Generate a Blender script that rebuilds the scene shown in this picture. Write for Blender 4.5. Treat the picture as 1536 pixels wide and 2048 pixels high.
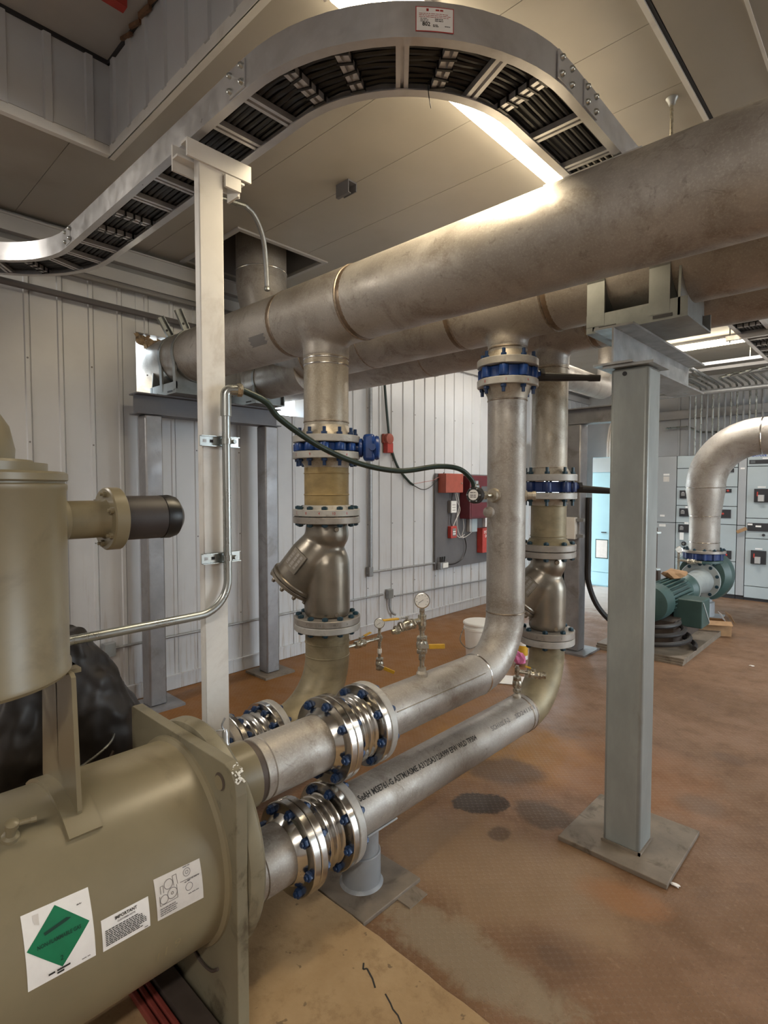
import bpy, bmesh, math, random
from mathutils import Vector, Matrix, Euler
random.seed(7)
R = math.radians
for o in list(bpy.data.objects): bpy.data.objects.remove(o, do_unlink=True)
sc = bpy.context.scene
col = sc.collection

# ------------------------------------------------------------------ camera
cam_d = bpy.data.cameras.new('camera'); cam = bpy.data.objects.new('camera', cam_d); col.objects.link(cam)
sc.camera = cam
cam_d.sensor_fit = 'VERTICAL'; cam_d.sensor_height = 36.0; cam_d.lens = 1110.0/2048*36
cam_d.clip_start = 0.05; cam_d.clip_end = 200
yaw, pitch = R(43.3), R(2.5)
F = Vector((-math.sin(yaw)*math.cos(pitch), math.cos(yaw)*math.cos(pitch), -math.sin(pitch)))
RT = Vector((math.cos(yaw), math.sin(yaw), 0)); UP = RT.cross(F)
mw = Matrix((RT, UP, -F)).transposed().to_4x4(); mw.translation = (0, 0, 1.7)
cam.matrix_world = mw

# ------------------------------------------------------------------ world, exposure
w = bpy.data.worlds.new('world'); sc.world = w; w.use_nodes = True
bg = w.node_tree.nodes['Background']
bg.inputs['Color'].default_value = (0.80, 0.92, 1.0, 1); bg.inputs['Strength'].default_value = 7.0
sc.view_settings.view_transform = 'Standard'; sc.view_settings.look = 'None'
sc.view_settings.exposure = 0.42; sc.view_settings.gamma = 1.0
sc.view_settings.use_curve_mapping = False
LAMP_W = 58.0      # watts of one 2.4 m ceiling fixture
LAMP_C = (1.0, 0.965, 0.92)
WARM_C = (1.0, 0.83, 0.56)

# ------------------------------------------------------------------ materials
M = {}
def nmat(name):
    m = bpy.data.materials.new(name); m.use_nodes = True
    nt = m.node_tree; b = nt.nodes['Principled BSDF']
    return m, nt, b
def N(nt, t, **kw):
    n = nt.nodes.new(t)
    for k, v in kw.items(): setattr(n, k, v)
    return n
def math_n(nt, op, a, b=None, c=None, clamp=False):
    n = nt.nodes.new('ShaderNodeMath'); n.operation = op; n.use_clamp = clamp
    for i, x in enumerate((a, b, c)):
        if x is None: continue
        if isinstance(x, (int, float)): n.inputs[i].default_value = x
        else: nt.links.new(x, n.inputs[i])
    return n.outputs[0]
def mixc(nt, fac, a, b, blend='MIX'):
    n = nt.nodes.new('ShaderNodeMix'); n.data_type = 'RGBA'; n.blend_type = blend
    for s, x in ((0, fac), (6, a), (7, b)):
        if isinstance(x, (int, float)): n.inputs[s].default_value = x
        elif isinstance(x, tuple): n.inputs[s].default_value = x if len(x) == 4 else (*x, 1)
        else: nt.links.new(x, n.inputs[s])
    return n.outputs[2]
def noise(nt, scale, detail=4, rough=0.55, vec=None, dist=0.0):
    n = nt.nodes.new('ShaderNodeTexNoise'); n.inputs['Scale'].default_value = scale
    n.inputs['Detail'].default_value = detail; n.inputs['Roughness'].default_value = rough
    n.inputs['Distortion'].default_value = dist
    if vec is not None: nt.links.new(vec, n.inputs['Vector'])
    return n.outputs['Fac']
def ramp(nt, fac, lo, hi):
    n = nt.nodes.new('ShaderNodeMapRange'); n.interpolation_type = 'SMOOTHSTEP'
    n.inputs[1].default_value = lo; n.inputs[2].default_value = hi
    nt.links.new(fac, n.inputs[0]); return n.outputs[0]
def geopos(nt):
    return nt.nodes.new('ShaderNodeNewGeometry').outputs['Position']
def scalevec(nt, v, s):
    n = nt.nodes.new('ShaderNodeVectorMath'); n.operation = 'MULTIPLY'
    nt.links.new(v, n.inputs[0]); n.inputs[1].default_value = s; return n.outputs[0]
def bump(nt, b, h, strength=0.2, dist=0.01):
    n = nt.nodes.new('ShaderNodeBump'); n.inputs['Strength'].default_value = strength
    n.inputs['Distance'].default_value = dist; nt.links.new(h, n.inputs['Height'])
    nt.links.new(n.outputs[0], b.inputs['Normal'])
def simple(name, c, rough=0.5, metal=0.0, var=0.12, vscale=9.0, emit=None, spec=None, dark=None, darkscale=3.0, stretch=None):
    """painted / metal surface with soft mottling and optional grime"""
    m, nt, b = nmat(name)
    b.inputs['Roughness'].default_value = rough; b.inputs['Metallic'].default_value = metal
    if spec is not None: b.inputs['Specular IOR Level'].default_value = spec
    pos = geopos(nt)
    if stretch: pos = scalevec(nt, pos, stretch)
    f = noise(nt, vscale, 5, 0.6, pos)
    c1 = tuple(max(0, x*(1-var)) for x in c); c2 = tuple(min(1, x*(1+var)) for x in c)
    out = mixc(nt, ramp(nt, f, 0.3, 0.7), c1, c2)
    if dark is not None:
        g = ramp(nt, noise(nt, darkscale, 6, 0.65, pos, 0.6), 0.52, 0.72)
        g = math_n(nt, 'MULTIPLY', g, dark[3] if len(dark) > 3 else 0.6)
        out = mixc(nt, g, out, tuple(dark[:3]))
    nt.links.new(out, b.inputs['Base Color'])
    if metal > 0.3:
        rr = ramp(nt, noise(nt, vscale*1.7, 5, 0.6, pos), 0.25, 0.75)
        nt.links.new(math_n(nt, 'MULTIPLY_ADD', rr, 0.18, rough-0.09), b.inputs['Roughness'])
    if emit:
        b.inputs['Emission Color'].default_value = (*emit[:3], 1); b.inputs['Emission Strength'].default_value = emit[3]
    M[name] = m
    return m
def steel(name, c, c2, stain, rough=0.50, metal=0.50, amt=0.55, grain=0.30):
    """mill-finish stainless: soft brown blotches, fine grain, handling marks"""
    m, nt, b = nmat(name); pos = geopos(nt)
    base = mixc(nt, ramp(nt, noise(nt, 2.6, 6, 0.62, pos), 0.34, 0.66), c, c2)
    bl = ramp(nt, noise(nt, 4.2, 8, 0.72, pos, 0.9), 0.48, 0.68)
    base = mixc(nt, math_n(nt, 'MULTIPLY', bl, amt), base, stain)
    sp = ramp(nt, noise(nt, 15.0, 5, 0.65, pos, 1.5), 0.60, 0.68)
    base = mixc(nt, math_n(nt, 'MULTIPLY', sp, 0.30), base, tuple(x*0.45 for x in stain))
    g = noise(nt, 120.0, 3, 0.7, pos)
    base = mixc(nt, math_n(nt, 'MULTIPLY', ramp(nt, g, 0.45, 0.75), grain), base, tuple(min(1, x*1.5) for x in c2))
    nt.links.new(base, b.inputs['Base Color']); b.inputs['Metallic'].default_value = metal
    rr = ramp(nt, noise(nt, 7.0, 5, 0.6, pos), 0.3, 0.7)
    nt.links.new(math_n(nt, 'MULTIPLY_ADD', rr, 0.20, rough-0.10), b.inputs['Roughness'])
    bump(nt, b, noise(nt, 45.0, 4, 0.6, pos), 0.10, 0.004)
    M[name] = m
steel('stainless', (0.335, 0.305, 0.275), (0.44, 0.415, 0.385), (0.185, 0.145, 0.110))
steel('stainless_old', (0.345, 0.305, 0.245), (0.44, 0.40, 0.34), (0.165, 0.125, 0.075), amt=0.65)
simple('chrome', (0.56, 0.54, 0.51), 0.20, 1.0, 0.06, 8.0)
simple('cast_steel', (0.265, 0.235, 0.195), 0.36, 0.80, 0.10, 7.0, dark=(0.14, 0.115, 0.09, 0.4))
simple('flange_steel', (0.33, 0.305, 0.28), 0.48, 0.5, 0.12, 12.0, dark=(0.16, 0.135, 0.11, 0.6), darkscale=9)
simple('flange_light', (0.43, 0.42, 0.40), 0.5, 0.3, 0.10, 12.0, dark=(0.22, 0.19, 0.165, 0.6), darkscale=12)
simple('heat_tint', (0.20, 0.145, 0.10), 0.45, 0.5, 0.25, 9.0)
simple('weld', (0.30, 0.25, 0.20), 0.42, 0.8, 0.3, 40.0)
simple('brown_pipe', (0.33, 0.24, 0.105), 0.55, 0.15, 0.22, 7.0, dark=(0.16, 0.06, 0.02, 0.7), darkscale=4.0, stretch=(1, 1, 2.2))
simple('olive_pipe', (0.27, 0.225, 0.14), 0.5, 0.3, 0.2, 7.0, dark=(0.13, 0.10, 0.05, 0.6), darkscale=4.0, stretch=(1, 1, 1.6))
simple('galv', (0.235, 0.25, 0.248), 0.42, 0.4, 0.14, 6.0, dark=(0.155, 0.16, 0.158, 0.5), darkscale=5.0)
simple('galv_col', (0.325, 0.35, 0.342), 0.40, 0.30, 0.16, 5.0, dark=(0.185, 0.18, 0.165, 0.75), darkscale=5.0, stretch=(1, 1, 0.40))
simple('galv_frame', (0.27, 0.27, 0.285), 0.40, 0.45, 0.16, 4.0, dark=(0.16, 0.145, 0.14, 0.7), darkscale=4.0)
simple('beam_grey', (0.13, 0.13, 0.145), 0.5, 0.2, 0.10, 4.0)  # dark grey with the left frame beam's shadow in it; also the strut stub
simple('beam_galv', (0.36, 0.365, 0.365), 0.36, 0.6, 0.18, 10.0, dark=(0.22, 0.22, 0.22, 0.5))
simple('alu', (0.60, 0.60, 0.615), 0.36, 0.7, 0.08, 6.0, dark=(0.38, 0.37, 0.36, 0.35))
simple('emt', (0.42, 0.44, 0.43), 0.30, 0.85, 0.04, 6.0)
simple('emt_dull', (0.30, 0.31, 0.32), 0.42, 0.5, 0.10, 30.0)
simple('white_paint', (0.70, 0.69, 0.67), 0.45, 0.0, 0.04, 5.0, dark=(0.42, 0.38, 0.33, 0.45), darkscale=4.5)
simple('beige', (0.218, 0.184, 0.116), 0.33, 0.0, 0.08, 3.0, dark=(0.13, 0.10, 0.058, 0.6), darkscale=3.0)
simple('beige_dirty', (0.205, 0.182, 0.125), 0.40, 0.0, 0.14, 3.0, dark=(0.06, 0.045, 0.026, 0.9), darkscale=7.0)
simple('blue_paint', (0.012, 0.055, 0.24), 0.33, 0.0, 0.25, 14.0)
simple('navy_paint', (0.010, 0.030, 0.13), 0.4, 0.0, 0.25, 14.0)
simple('blue_bolt', (0.014, 0.040, 0.115), 0.38, 0.1, 0.3, 40.0)
simple('teal_bolt', (0.010, 0.040, 0.062), 0.42, 0.1, 0.3, 40.0)
simple('black_cable', (0.006, 0.006, 0.007), 0.38, 0.0, 0.3, 20.0)
simple('black_rubber', (0.016, 0.014, 0.014), 0.55, 0.0, 0.2, 8.0)
simple('green_cable', (0.012, 0.028, 0.022), 0.42, 0.0, 0.2, 20.0)
simple('dark_foam', (0.035, 0.028, 0.027), 0.55, 0.0, 0.15, 10.0)
simple('dark_cloth', (0.022, 0.018, 0.017), 0.50, 0.0, 0.25, 6.0, dark=(0.05, 0.035, 0.028, 0.5))
simple('red', (0.42, 0.045, 0.035), 0.45, 0.0, 0.1, 12.0)
simple('red_dull', (0.33, 0.075, 0.05), 0.5, 0.0, 0.1, 12.0)
simple('maroon', (0.115, 0.016, 0.024), 0.42, 0.0, 0.1, 8.0)
simple('board_grey', (0.115, 0.11, 0.115), 0.6, 0.0, 0.05, 8.0)
simple('white_plastic', (0.74, 0.73, 0.70), 0.45, 0.0, 0.03, 10.0)
simple('paper', (0.80, 0.79, 0.78), 0.6, 0.0, 0.03, 20.0)
simple('paper_grey', (0.62, 0.59, 0.56), 0.6, 0.0, 0.05, 20.0)
simple('print_black', (0.02, 0.02, 0.02), 0.6, 0.0, 0.0)
simple('print_grey', (0.16, 0.15, 0.15), 0.6, 0.0, 0.0)
simple('print_red', (0.40, 0.03, 0.03), 0.6, 0.0, 0.0)
simple('print_green', (0.0, 0.155, 0.065), 0.5, 0.0, 0.08, 20.0)
simple('print_dkgreen', (0.0, 0.035, 0.02), 0.5, 0.0, 0.0)
simple('print_blue', (0.03, 0.06, 0.30), 0.5, 0.0, 0.0)
simple('mcc', (0.40, 0.46, 0.49), 0.45, 0.0, 0.04, 2.0)
simple('mcc_grey', (0.36, 0.38, 0.40), 0.45, 0.0, 0.04, 2.0)
simple('cabinet_blue', (0.36, 0.58, 0.66), 0.45, 0.0, 0.04, 2.0)
simple('gap_dark', (0.025, 0.025, 0.03), 0.6, 0.0, 0.0)
simple('pump_green', (0.040, 0.082, 0.078), 0.42, 0.0, 0.12, 6.0)
simple('pump_grey', (0.30, 0.33, 0.33), 0.5, 0.1, 0.10, 6.0)
simple('cardboard', (0.32, 0.19, 0.095), 0.7, 0.0, 0.12, 14.0)
simple('cardboard_in', (0.15, 0.075, 0.03), 0.75, 0.0, 0.15, 14.0)
simple('yellow', (0.62, 0.36, 0.03), 0.4, 0.0, 0.08, 30.0)
simple('brass', (0.46, 0.43, 0.36), 0.3, 0.9, 0.12, 40.0)
simple('stand_grey', (0.27, 0.285, 0.305), 0.45, 0.1, 0.07, 6.0, dark=(0.17, 0.155, 0.14, 0.5), darkscale=5)
simple('plate_dirty', (0.20, 0.165, 0.13), 0.55, 0.1, 0.18, 6.0, dark=(0.075, 0.055, 0.035, 0.85), darkscale=7.5)
simple('pink', (0.60, 0.16, 0.34), 0.6, 0.0, 0.2, 12.0)
simple('insulation', (0.36, 0.26, 0.16), 0.9, 0.0, 0.5, 25.0)
simple('wrap_brown', (0.16, 0.085, 0.045), 0.6, 0.0, 0.4, 18.0)
simple('rail_red', (0.22, 0.045, 0.035), 0.5, 0.0, 0.15, 10.0)
simple('steel_dark', (0.085, 0.065, 0.055), 0.55, 0.2, 0.15, 10.0)
simple('trim_grey', (0.42, 0.415, 0.415), 0.45, 0.0, 0.05, 3.0)
simple('trim_dark', (0.20, 0.195, 0.195), 0.5, 0.0, 0.05, 3.0)
simple('lamp_diffuser', (0.9, 0.88, 0.84), 0.5, 0.0, 0.0, emit=(1.0, 0.84, 0.58, 13.0))
simple('glass_face', (0.75, 0.75, 0.73), 0.2, 0.0, 0.02)
simple('label_dark', (0.10, 0.11, 0.12), 0.3, 0.0, 0.05)

def wall_mat():
    m, nt, b = nmat('wall_panel_white'); b.inputs['Roughness'].default_value = 0.36
    pos = geopos(nt)
    f = ramp(nt, noise(nt, 1.3, 5, 0.6, pos), 0.3, 0.7)
    base = mixc(nt, f, (0.50, 0.515, 0.545), (0.575, 0.59, 0.615))
    # rusty run marks low on the wall
    st = noise(nt, 3.0, 6, 0.7, scalevec(nt, pos, (1, 9.0, 0.5)))
    sep = N(nt, 'ShaderNodeSeparateXYZ'); nt.links.new(pos, sep.inputs[0])
    low = ramp(nt, sep.outputs['Z'], 1.5, 0.15)
    g = math_n(nt, 'MULTIPLY', ramp(nt, st, 0.50, 0.74), low)
    base = mixc(nt, math_n(nt, 'MULTIPLY', g, 0.85), base, (0.30, 0.23, 0.17))
    sm = ramp(nt, noise(nt, 0.9, 4, 0.6, scalevec(nt, pos, (1, 2.0, 1.0))), 0.55, 0.75)
    base = mixc(nt, math_n(nt, 'MULTIPLY', sm, 0.25), base, (0.42, 0.40, 0.39))
    nt.links.new(base, b.inputs['Base Color']); M['wall'] = m
wall_mat()
def ceil_mat():
    m, nt, b = nmat('ceiling_panel'); b.inputs['Roughness'].default_value = 0.34
    pos = geopos(nt)
    f = ramp(nt, noise(nt, 1.1, 5, 0.6, pos), 0.3, 0.7)
    base = mixc(nt, f, (0.345, 0.325, 0.29), (0.395, 0.37, 0.33))
    sm = ramp(nt, noise(nt, 0.7, 4, 0.6, scalevec(nt, pos, (1.6, 1, 1))), 0.56, 0.78)
    base = mixc(nt, math_n(nt, 'MULTIPLY', sm, 0.5), base, (0.25, 0.20, 0.155))
    nt.links.new(base, b.inputs['Base Color']); M['ceil'] = m
ceil_mat()
def blob(nt, pos, wob, cx, cy, rx, ry, rot=0.0, soft=0.35):
    """soft irregular mask for floor stains and one painted daylight patch"""
    mp = N(nt, 'ShaderNodeMapping'); mp.vector_type = 'TEXTURE'
    mp.inputs['Location'].default_value = (cx, cy, 0); mp.inputs['Rotation'].default_value = (0, 0, rot)
    mp.inputs['Scale'].default_value = (rx, ry, 1)
    nt.links.new(pos, mp.inputs['Vector'])
    ln = N(nt, 'ShaderNodeVectorMath', operation='LENGTH'); nt.links.new(mp.outputs[0], ln.inputs[0])
    d = math_n(nt, 'ADD', ln.outputs['Value'], wob)
    return ramp(nt, d, 1.0+soft*0.5, 1.0-soft*0.5)
def floor_mat():
    m, nt, b = nmat('floor_checker_plate')
    pos = geopos(nt)
    n1 = noise(nt, 0.9, 6, 0.62, pos); n2 = noise(nt, 5.0, 6, 0.65, pos); n3 = noise(nt, 38.0, 4, 0.6, pos)
    base = mixc(nt, ramp(nt, n1, 0.35, 0.68), (0.170, 0.092, 0.046), (0.250, 0.145, 0.088))
    base = mixc(nt, math_n(nt, 'MULTIPLY', ramp(nt, n2, 0.45, 0.72), 0.55), base, (0.115, 0.062, 0.033))
    base = mixc(nt, math_n(nt, 'MULTIPLY', ramp(nt, n3, 0.55, 0.75), 0.35), base, (0.37, 0.25, 0.17))
    base = mixc(nt, math_n(nt, 'MULTIPLY', ramp(nt, noise(nt, 75.0, 4, 0.7, pos), 0.56, 0.70), 0.55), base, (0.085, 0.046, 0.026))
    base = mixc(nt, math_n(nt, 'MULTIPLY', ramp(nt, noise(nt, 10.0, 8, 0.75, pos, 1.4), 0.58, 0.72), 0.35), base, (0.36, 0.27, 0.20))
    base = mixc(nt, math_n(nt, 'MULTIPLY', ramp(nt, noise(nt, 2.3, 8, 0.72, pos, 1.0), 0.52, 0.66), 0.45), base, (0.125, 0.066, 0.034))
    wobn = noise(nt, 4.5, 5, 0.65, pos, 0.4)
    wob = math_n(nt, 'MULTIPLY_ADD', wobn, 1.3, -0.65)
    wob2 = math_n(nt, 'MULTIPLY_ADD', noise(nt, 11.0, 6, 0.7, pos, 0.8), 1.1, -0.55)
    wob3 = math_n(nt, 'MULTIPLY_ADD', noise(nt, 7.0, 6, 0.7, pos, 0.9), 2.4, -1.2)
    def stain(cx, cy, rx, ry, c, a, rot=0.0, soft=0.6, w_=None):
        nonlocal base
        k = blob(nt, pos, w_ or wob, cx, cy, rx, ry, rot, soft)
        base = mixc(nt, math_n(nt, 'MULTIPLY', k, a), base, c)
    # orange rust water by the wall and under the risers
    stain(-3.75, 3.6, 1.05, 2.5, (0.225, 0.094, 0.016), 0.92, 0.0, 0.8)
    stain(-2.6, 2.9, 1.0, 1.2, (0.25, 0.112, 0.026), 0.65, 0.0, 0.9)
    stain(-1.85, 3.15, 0.46, 0.38, (0.34, 0.155, 0.018), 0.92, 0.3, 0.9)
    stain(-1.2, 3.3, 0.45, 0.45, (0.29, 0.12, 0.04), 0.45, 0.0, 1.0)
    # grey washed strip along the concrete, pale plate
    stain(-1.12, 1.62, 0.45, 0.11, (0.26, 0.21, 0.145), 0.75, 0.0, 0.7, wob3)
    stain(-1.3, 2.1, 0.55, 0.32, (0.31, 0.215, 0.13), 0.6, 0.2, 0.8)
    # oil
    stain(-1.63, 2.48, 0.10, 0.155, (0.035, 0.022, 0.013), 0.93, -0.85, 0.18, wob2)
    stain(-1.33, 2.62, 0.16, 0.11, (0.075, 0.048, 0.028), 0.8, 0.2, 0.5)
    stain(-1.70, 2.88, 0.20, 0.16, (0.085, 0.048, 0.025), 0.75, 0.5, 0.6)
    stain(-1.41, 2.33, 0.05, 0.06, (0.10, 0.06, 0.035), 0.8, 0, 0.5)
    stain(-0.88, 1.84, 0.07, 0.05, (0.085, 0.052, 0.034), 0.6, 0, 0.5)
    stain(-0.88, 1.84, 0.15, 0.12, (0.13, 0.075, 0.045), 0.5, 0, 0.9)
    stain(-0.77, 3.97, 0.10, 0.07, (0.12, 0.07, 0.045), 0.6, 0, 0.6)
    stain(-0.76, 3.28, 0.12, 0.10, (0.13, 0.08, 0.05), 0.6, 0, 0.8)
    stain(-0.80, 2.30, 0.16, 0.09, (0.34, 0.15, 0.06), 0.5, 0.2, 0.8)
    # daylight from the open doorway, painted into the floor colour as a pale patch
    stain(-3.3, 8.6, 1.0, 1.3, (0.44, 0.40, 0.37), 0.85, 0, 0.8)
    # checker-plate lugs: two crossed families of short bars
    def lugs(ang):
        mp = N(nt, 'ShaderNodeMapping'); mp.inputs['Rotation'].default_value = (0, 0, ang)
        nt.links.new(pos, mp.inputs['Vector'])
        s = N(nt, 'ShaderNodeSeparateXYZ'); nt.links.new(mp.outputs[0], s.inputs[0])
        u = math_n(nt, 'FRACT', math_n(nt, 'MULTIPLY', s.outputs['X'], 1/0.026))
        v = math_n(nt, 'FRACT', math_n(nt, 'MULTIPLY', s.outputs['Y'], 1/0.026))
        du = math_n(nt, 'MULTIPLY', math_n(nt, 'ABSOLUTE', math_n(nt, 'SUBTRACT', u, 0.5)), 2.2)
        dv = math_n(nt, 'MULTIPLY', math_n(nt, 'ABSOLUTE', math_n(nt, 'SUBTRACT', v, 0.5)), 8.0)
        d = math_n(nt, 'SQRT', math_n(nt, 'ADD', math_n(nt, 'MULTIPLY', du, du), math_n(nt, 'MULTIPLY', dv, dv)))
        return ramp(nt, d, 1.0, 0.6)
    h = math_n(nt, 'MAXIMUM', lugs(R(45)), lugs(R(-45)))
    base = mixc(nt, math_n(nt, 'MULTIPLY', h, 0.09), base, (0.42, 0.29, 0.20))
    nt.links.new(base, b.inputs['Base Color'])
    hh = math_n(nt, 'ADD', math_n(nt, 'MULTIPLY', h, 0.55), math_n(nt, 'MULTIPLY', n3, 0.6))
    bump(nt, b, hh, 0.45, 0.008)
    rr = ramp(nt, n2, 0.3, 0.7)
    nt.links.new(math_n(nt, 'MULTIPLY_ADD', rr, 0.2, 0.42), b.inputs['Roughness'])
    b.inputs['Specular IOR Level'].default_value = 0.35
    M['floor'] = m
floor_mat()
def pad_mat():
    m, nt, b = nmat('pad_concrete'); b.inputs['Roughness'].default_value = 0.62
    pos = geopos(nt)
    n1 = noise(nt, 2.2, 6, 0.65, pos); n2 = noise(nt, 14, 6, 0.7, pos); n3 = noise(nt, 60, 3, 0.6, pos)
    base = mixc(nt, ramp(nt, n1, 0.35, 0.65), (0.33, 0.215, 0.108), (0.41, 0.285, 0.155))
    base = mixc(nt, math_n(nt, 'MULTIPLY', ramp(nt, n2, 0.5, 0.7), 0.6), base, (0.235, 0.145, 0.07))
    base = mixc(nt, math_n(nt, 'MULTIPLY', ramp(nt, noise(nt, 23, 3, 0.5, pos), 0.68, 0.74), 0.8), base, (0.13, 0.085, 0.045))
    nt.links.new(base, b.inputs['Base Color'])
    bump(nt, b, math_n(nt, 'ADD', n2, math_n(nt, 'MULTIPLY', n3, 0.4)), 0.35, 0.008); M['pad'] = m
pad_mat()

# ------------------------------------------------------------------ mesh helpers
class MB:
    def __init__(s): s.v = []; s.f = []; s.mi = []; s.m = 0
    def add(s, vs, fs):
        k = len(s.v); s.v += [tuple(x) for x in vs]
        for q in fs: s.f.append(tuple(i+k for i in q)); s.mi.append(s.m)
        return s
    def box(s, x0, x1, y0, y1, z0, z1):
        vs = [(x, y, z) for z in (z0, z1) for y in (y0, y1) for x in (x0, x1)]
        return s.add(vs, [(0, 2, 3, 1), (4, 5, 7, 6), (0, 1, 5, 4), (2, 6, 7, 3), (0, 4, 6, 2), (1, 3, 7, 5)])
    def obox(s, c, size, rot):
        """oriented box; rot = 3x3 Matrix"""
        hx, hy, hz = size[0]/2, size[1]/2, size[2]/2; c = Vector(c)
        vs = [c + rot @ Vector((x, y, z)) for z in (-hz, hz) for y in (-hy, hy) for x in (-hx, hx)]
        return s.add(vs, [(0, 2, 3, 1), (4, 5, 7, 6), (0, 1, 5, 4), (2, 6, 7, 3), (0, 4, 6, 2), (1, 3, 7, 5)])
    def bar(s, a, b_, wdt, hgt, up=(0, 0, 1)):
        a, b_ = Vector(a), Vector(b_); d = (b_-a); L = d.length; d.normalize()
        up = Vector(up); side = d.cross(up)
        if side.length < 1e-4: side = d.cross(Vector((1, 0, 0)))
        side.normalize(); up = side.cross(d)
        rot = Matrix((d, side, up)).transposed()
        return s.obox((a+b_)/2, (L, wdt, hgt), rot)
    def tube(s, pts, r, n=16, cap=True):
        pts = [Vector(p) for p in pts]; m = len(pts)
        rs = r if isinstance(r, (list, tuple)) else [r]*m
        T = []
        for i in range(m):
            a = pts[max(0, i-1)]; c = pts[min(m-1, i+1)]; T.append((c-a).normalized())
        ref = Vector((0, 0, 1)) if abs(T[0].z) < 0.9 else Vector((1, 0, 0))
        u = T[0].cross(ref).normalized(); vs = []
        for i in range(m):
            if i:
                ax = T[i-1].cross(T[i])
                if ax.length > 1e-7:
                    ang = T[i-1].angle(T[i]); u = Matrix.Rotation(ang, 3, ax.normalized()) @ u
            vv = T[i].cross(u).normalized()
            for k in range(n):
                a = 2*math.pi*k/n; vs.append(pts[i] + (u*math.cos(a)+vv*math.sin(a))*rs[i])
        fs = []
        for i in range(m-1):
            for k in range(n):
                k2 = (k+1) % n; fs.append((i*n+k, i*n+k2, (i+1)*n+k2, (i+1)*n+k))
        if cap: fs.append(tuple(range(n))[::-1]); fs.append(tuple(range((m-1)*n, m*n)))
        return s.add(vs, fs)
    def lathe(s, prof, o=(0, 0, 0), axis=(0, 0, 1), n=32, closed=True):
        """prof: list of (radius, height)"""
        ax = Vector(axis).normalized(); ref = Vector((1, 0, 0)) if abs(ax.x) < 0.9 else Vector((0, 1, 0))
        u = (ref - ax*ref.dot(ax)).normalized(); v = ax.cross(u); o = Vector(o); vs = []
        for (r, h) in prof:
            for k in range(n):
                a = 2*math.pi*k/n; vs.append(o + ax*h + (u*math.cos(a)+v*math.sin(a))*max(r, 1e-5))
        fs = []; m = len(prof)
        for i in range(m-1):
            for k in range(n):
                k2 = (k+1) % n; fs.append((i*n+k, i*n+k2, (i+1)*n+k2, (i+1)*n+k))
        if closed: fs.append(tuple(range(n))[::-1]); fs.append(tuple(range((m-1)*n, m*n)))
        return s.add(vs, fs)
    def prism(s, poly, a, b_, fn):
        """poly 2-D outline extruded between a and b_; fn(u, v, w) -> xyz"""
        n = len(poly)
        vs = [fn(p[0], p[1], a) for p in poly] + [fn(p[0], p[1], b_) for p in poly]
        fs = [tuple(range(n))[::-1], tuple(range(n, 2*n))] + [(i, (i+1) % n, n+(i+1) % n, n+i) for i in range(n)]
        return s.add(vs, fs)
    def sweep(s, prof, pts, side, cap=True):
        """prof (a, b): a along side vector, b along z; pts path; side list of vectors"""
        n = len(prof); vs = []
        for p, sd in zip(pts, side):
            p = Vector(p); sd = Vector(sd)
            for (a, b_) in prof: vs.append(p + sd*a + Vector((0, 0, b_)))
        fs = []
        for i in range(len(pts)-1):
            for k in range(n):
                k2 = (k+1) % n; fs.append((i*n+k, (i+1)*n+k, (i+1)*n+k2, i*n+k2))
        if cap: fs.append(tuple(range(n))); fs.append(tuple(range((len(pts)-1)*n, len(pts)*n))[::-1])
        return s.add(vs, fs)
    def mesh(s, name, mat, smooth=True, ang=32):
        me = bpy.data.meshes.new(name); me.from_pydata(s.v, [], s.f)
        mats = mat if isinstance(mat, (list, tuple)) else [mat]
        for q in mats: me.materials.append(M[q] if isinstance(q, str) else q)
        if len(mats) > 1: me.polygons.foreach_set('material_index', s.mi)
        bm = bmesh.new(); bm.from_mesh(me); bmesh.ops.recalc_face_normals(bm, faces=bm.faces); bm.to_mesh(me); bm.free()
        if smooth: me.shade_smooth(); me.set_sharp_from_angle(angle=R(ang))
        me.update(); return me
    def build(s, name, mat, parent=None, smooth=True, ang=32, bevel=0.0, label=None):
        o = bpy.data.objects.new(name, s.mesh(name, mat, smooth, ang)); link(o, parent)
        if bevel:
            q = o.modifiers.new('bevel', 'BEVEL'); q.width = bevel; q.segments = 2; q.limit_method = 'ANGLE'; q.angle_limit = R(40)
        if label: o['label'] = label
        return o
def link(o, parent=None):
    col.objects.link(o)
    if parent is not None:
        o.parent = parent; o.matrix_parent_inverse = Matrix.Translation(-WLOC.get(parent.name, Vector((0, 0, 0))))
    return o
WLOC = {}
def thing(name, label, cat, loc=(0, 0, 0), group=None):
    o = bpy.data.objects.new(name, None); col.objects.link(o); o.empty_display_size = 0.05
    o.location = loc; WLOC[o.name] = Vector(loc)
    o['label'] = label; o['category'] = cat
    if group: o['group'] = group
    return o
def tag(o, label, cat, group=None):
    o['label'] = label; o['category'] = cat
    if group: o['group'] = group
    return o
def struct(o): o['kind'] = 'structure'; return o
def inst(name, me, loc, rot=None, parent=None, scale=None):
    o = bpy.data.objects.new(name, me)
    mat_ = Matrix.Translation(Vector(loc))
    if rot is not None: mat_ = mat_ @ rot.to_4x4()
    link(o, parent); o.matrix_basis = mat_
    if scale: o.scale = scale
    return o
def axrot(ax):
    return Vector((0, 0, 1)).rotation_difference(Vector(ax).normalized()).to_matrix()
def arc(c, r, a0, a1, n, fn):
    return [fn(c[0]+r*math.cos(a0+(a1-a0)*i/n), c[1]+r*math.sin(a0+(a1-a0)*i/n)) for i in range(n+1)]
def basis(ax):
    ax = Vector(ax).normalized(); ref = Vector((1, 0, 0)) if abs(ax.x) < 0.9 else Vector((0, 1, 0))
    u = (ref-ax*ref.dot(ax)).normalized(); return ax, u, ax.cross(u)
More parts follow.
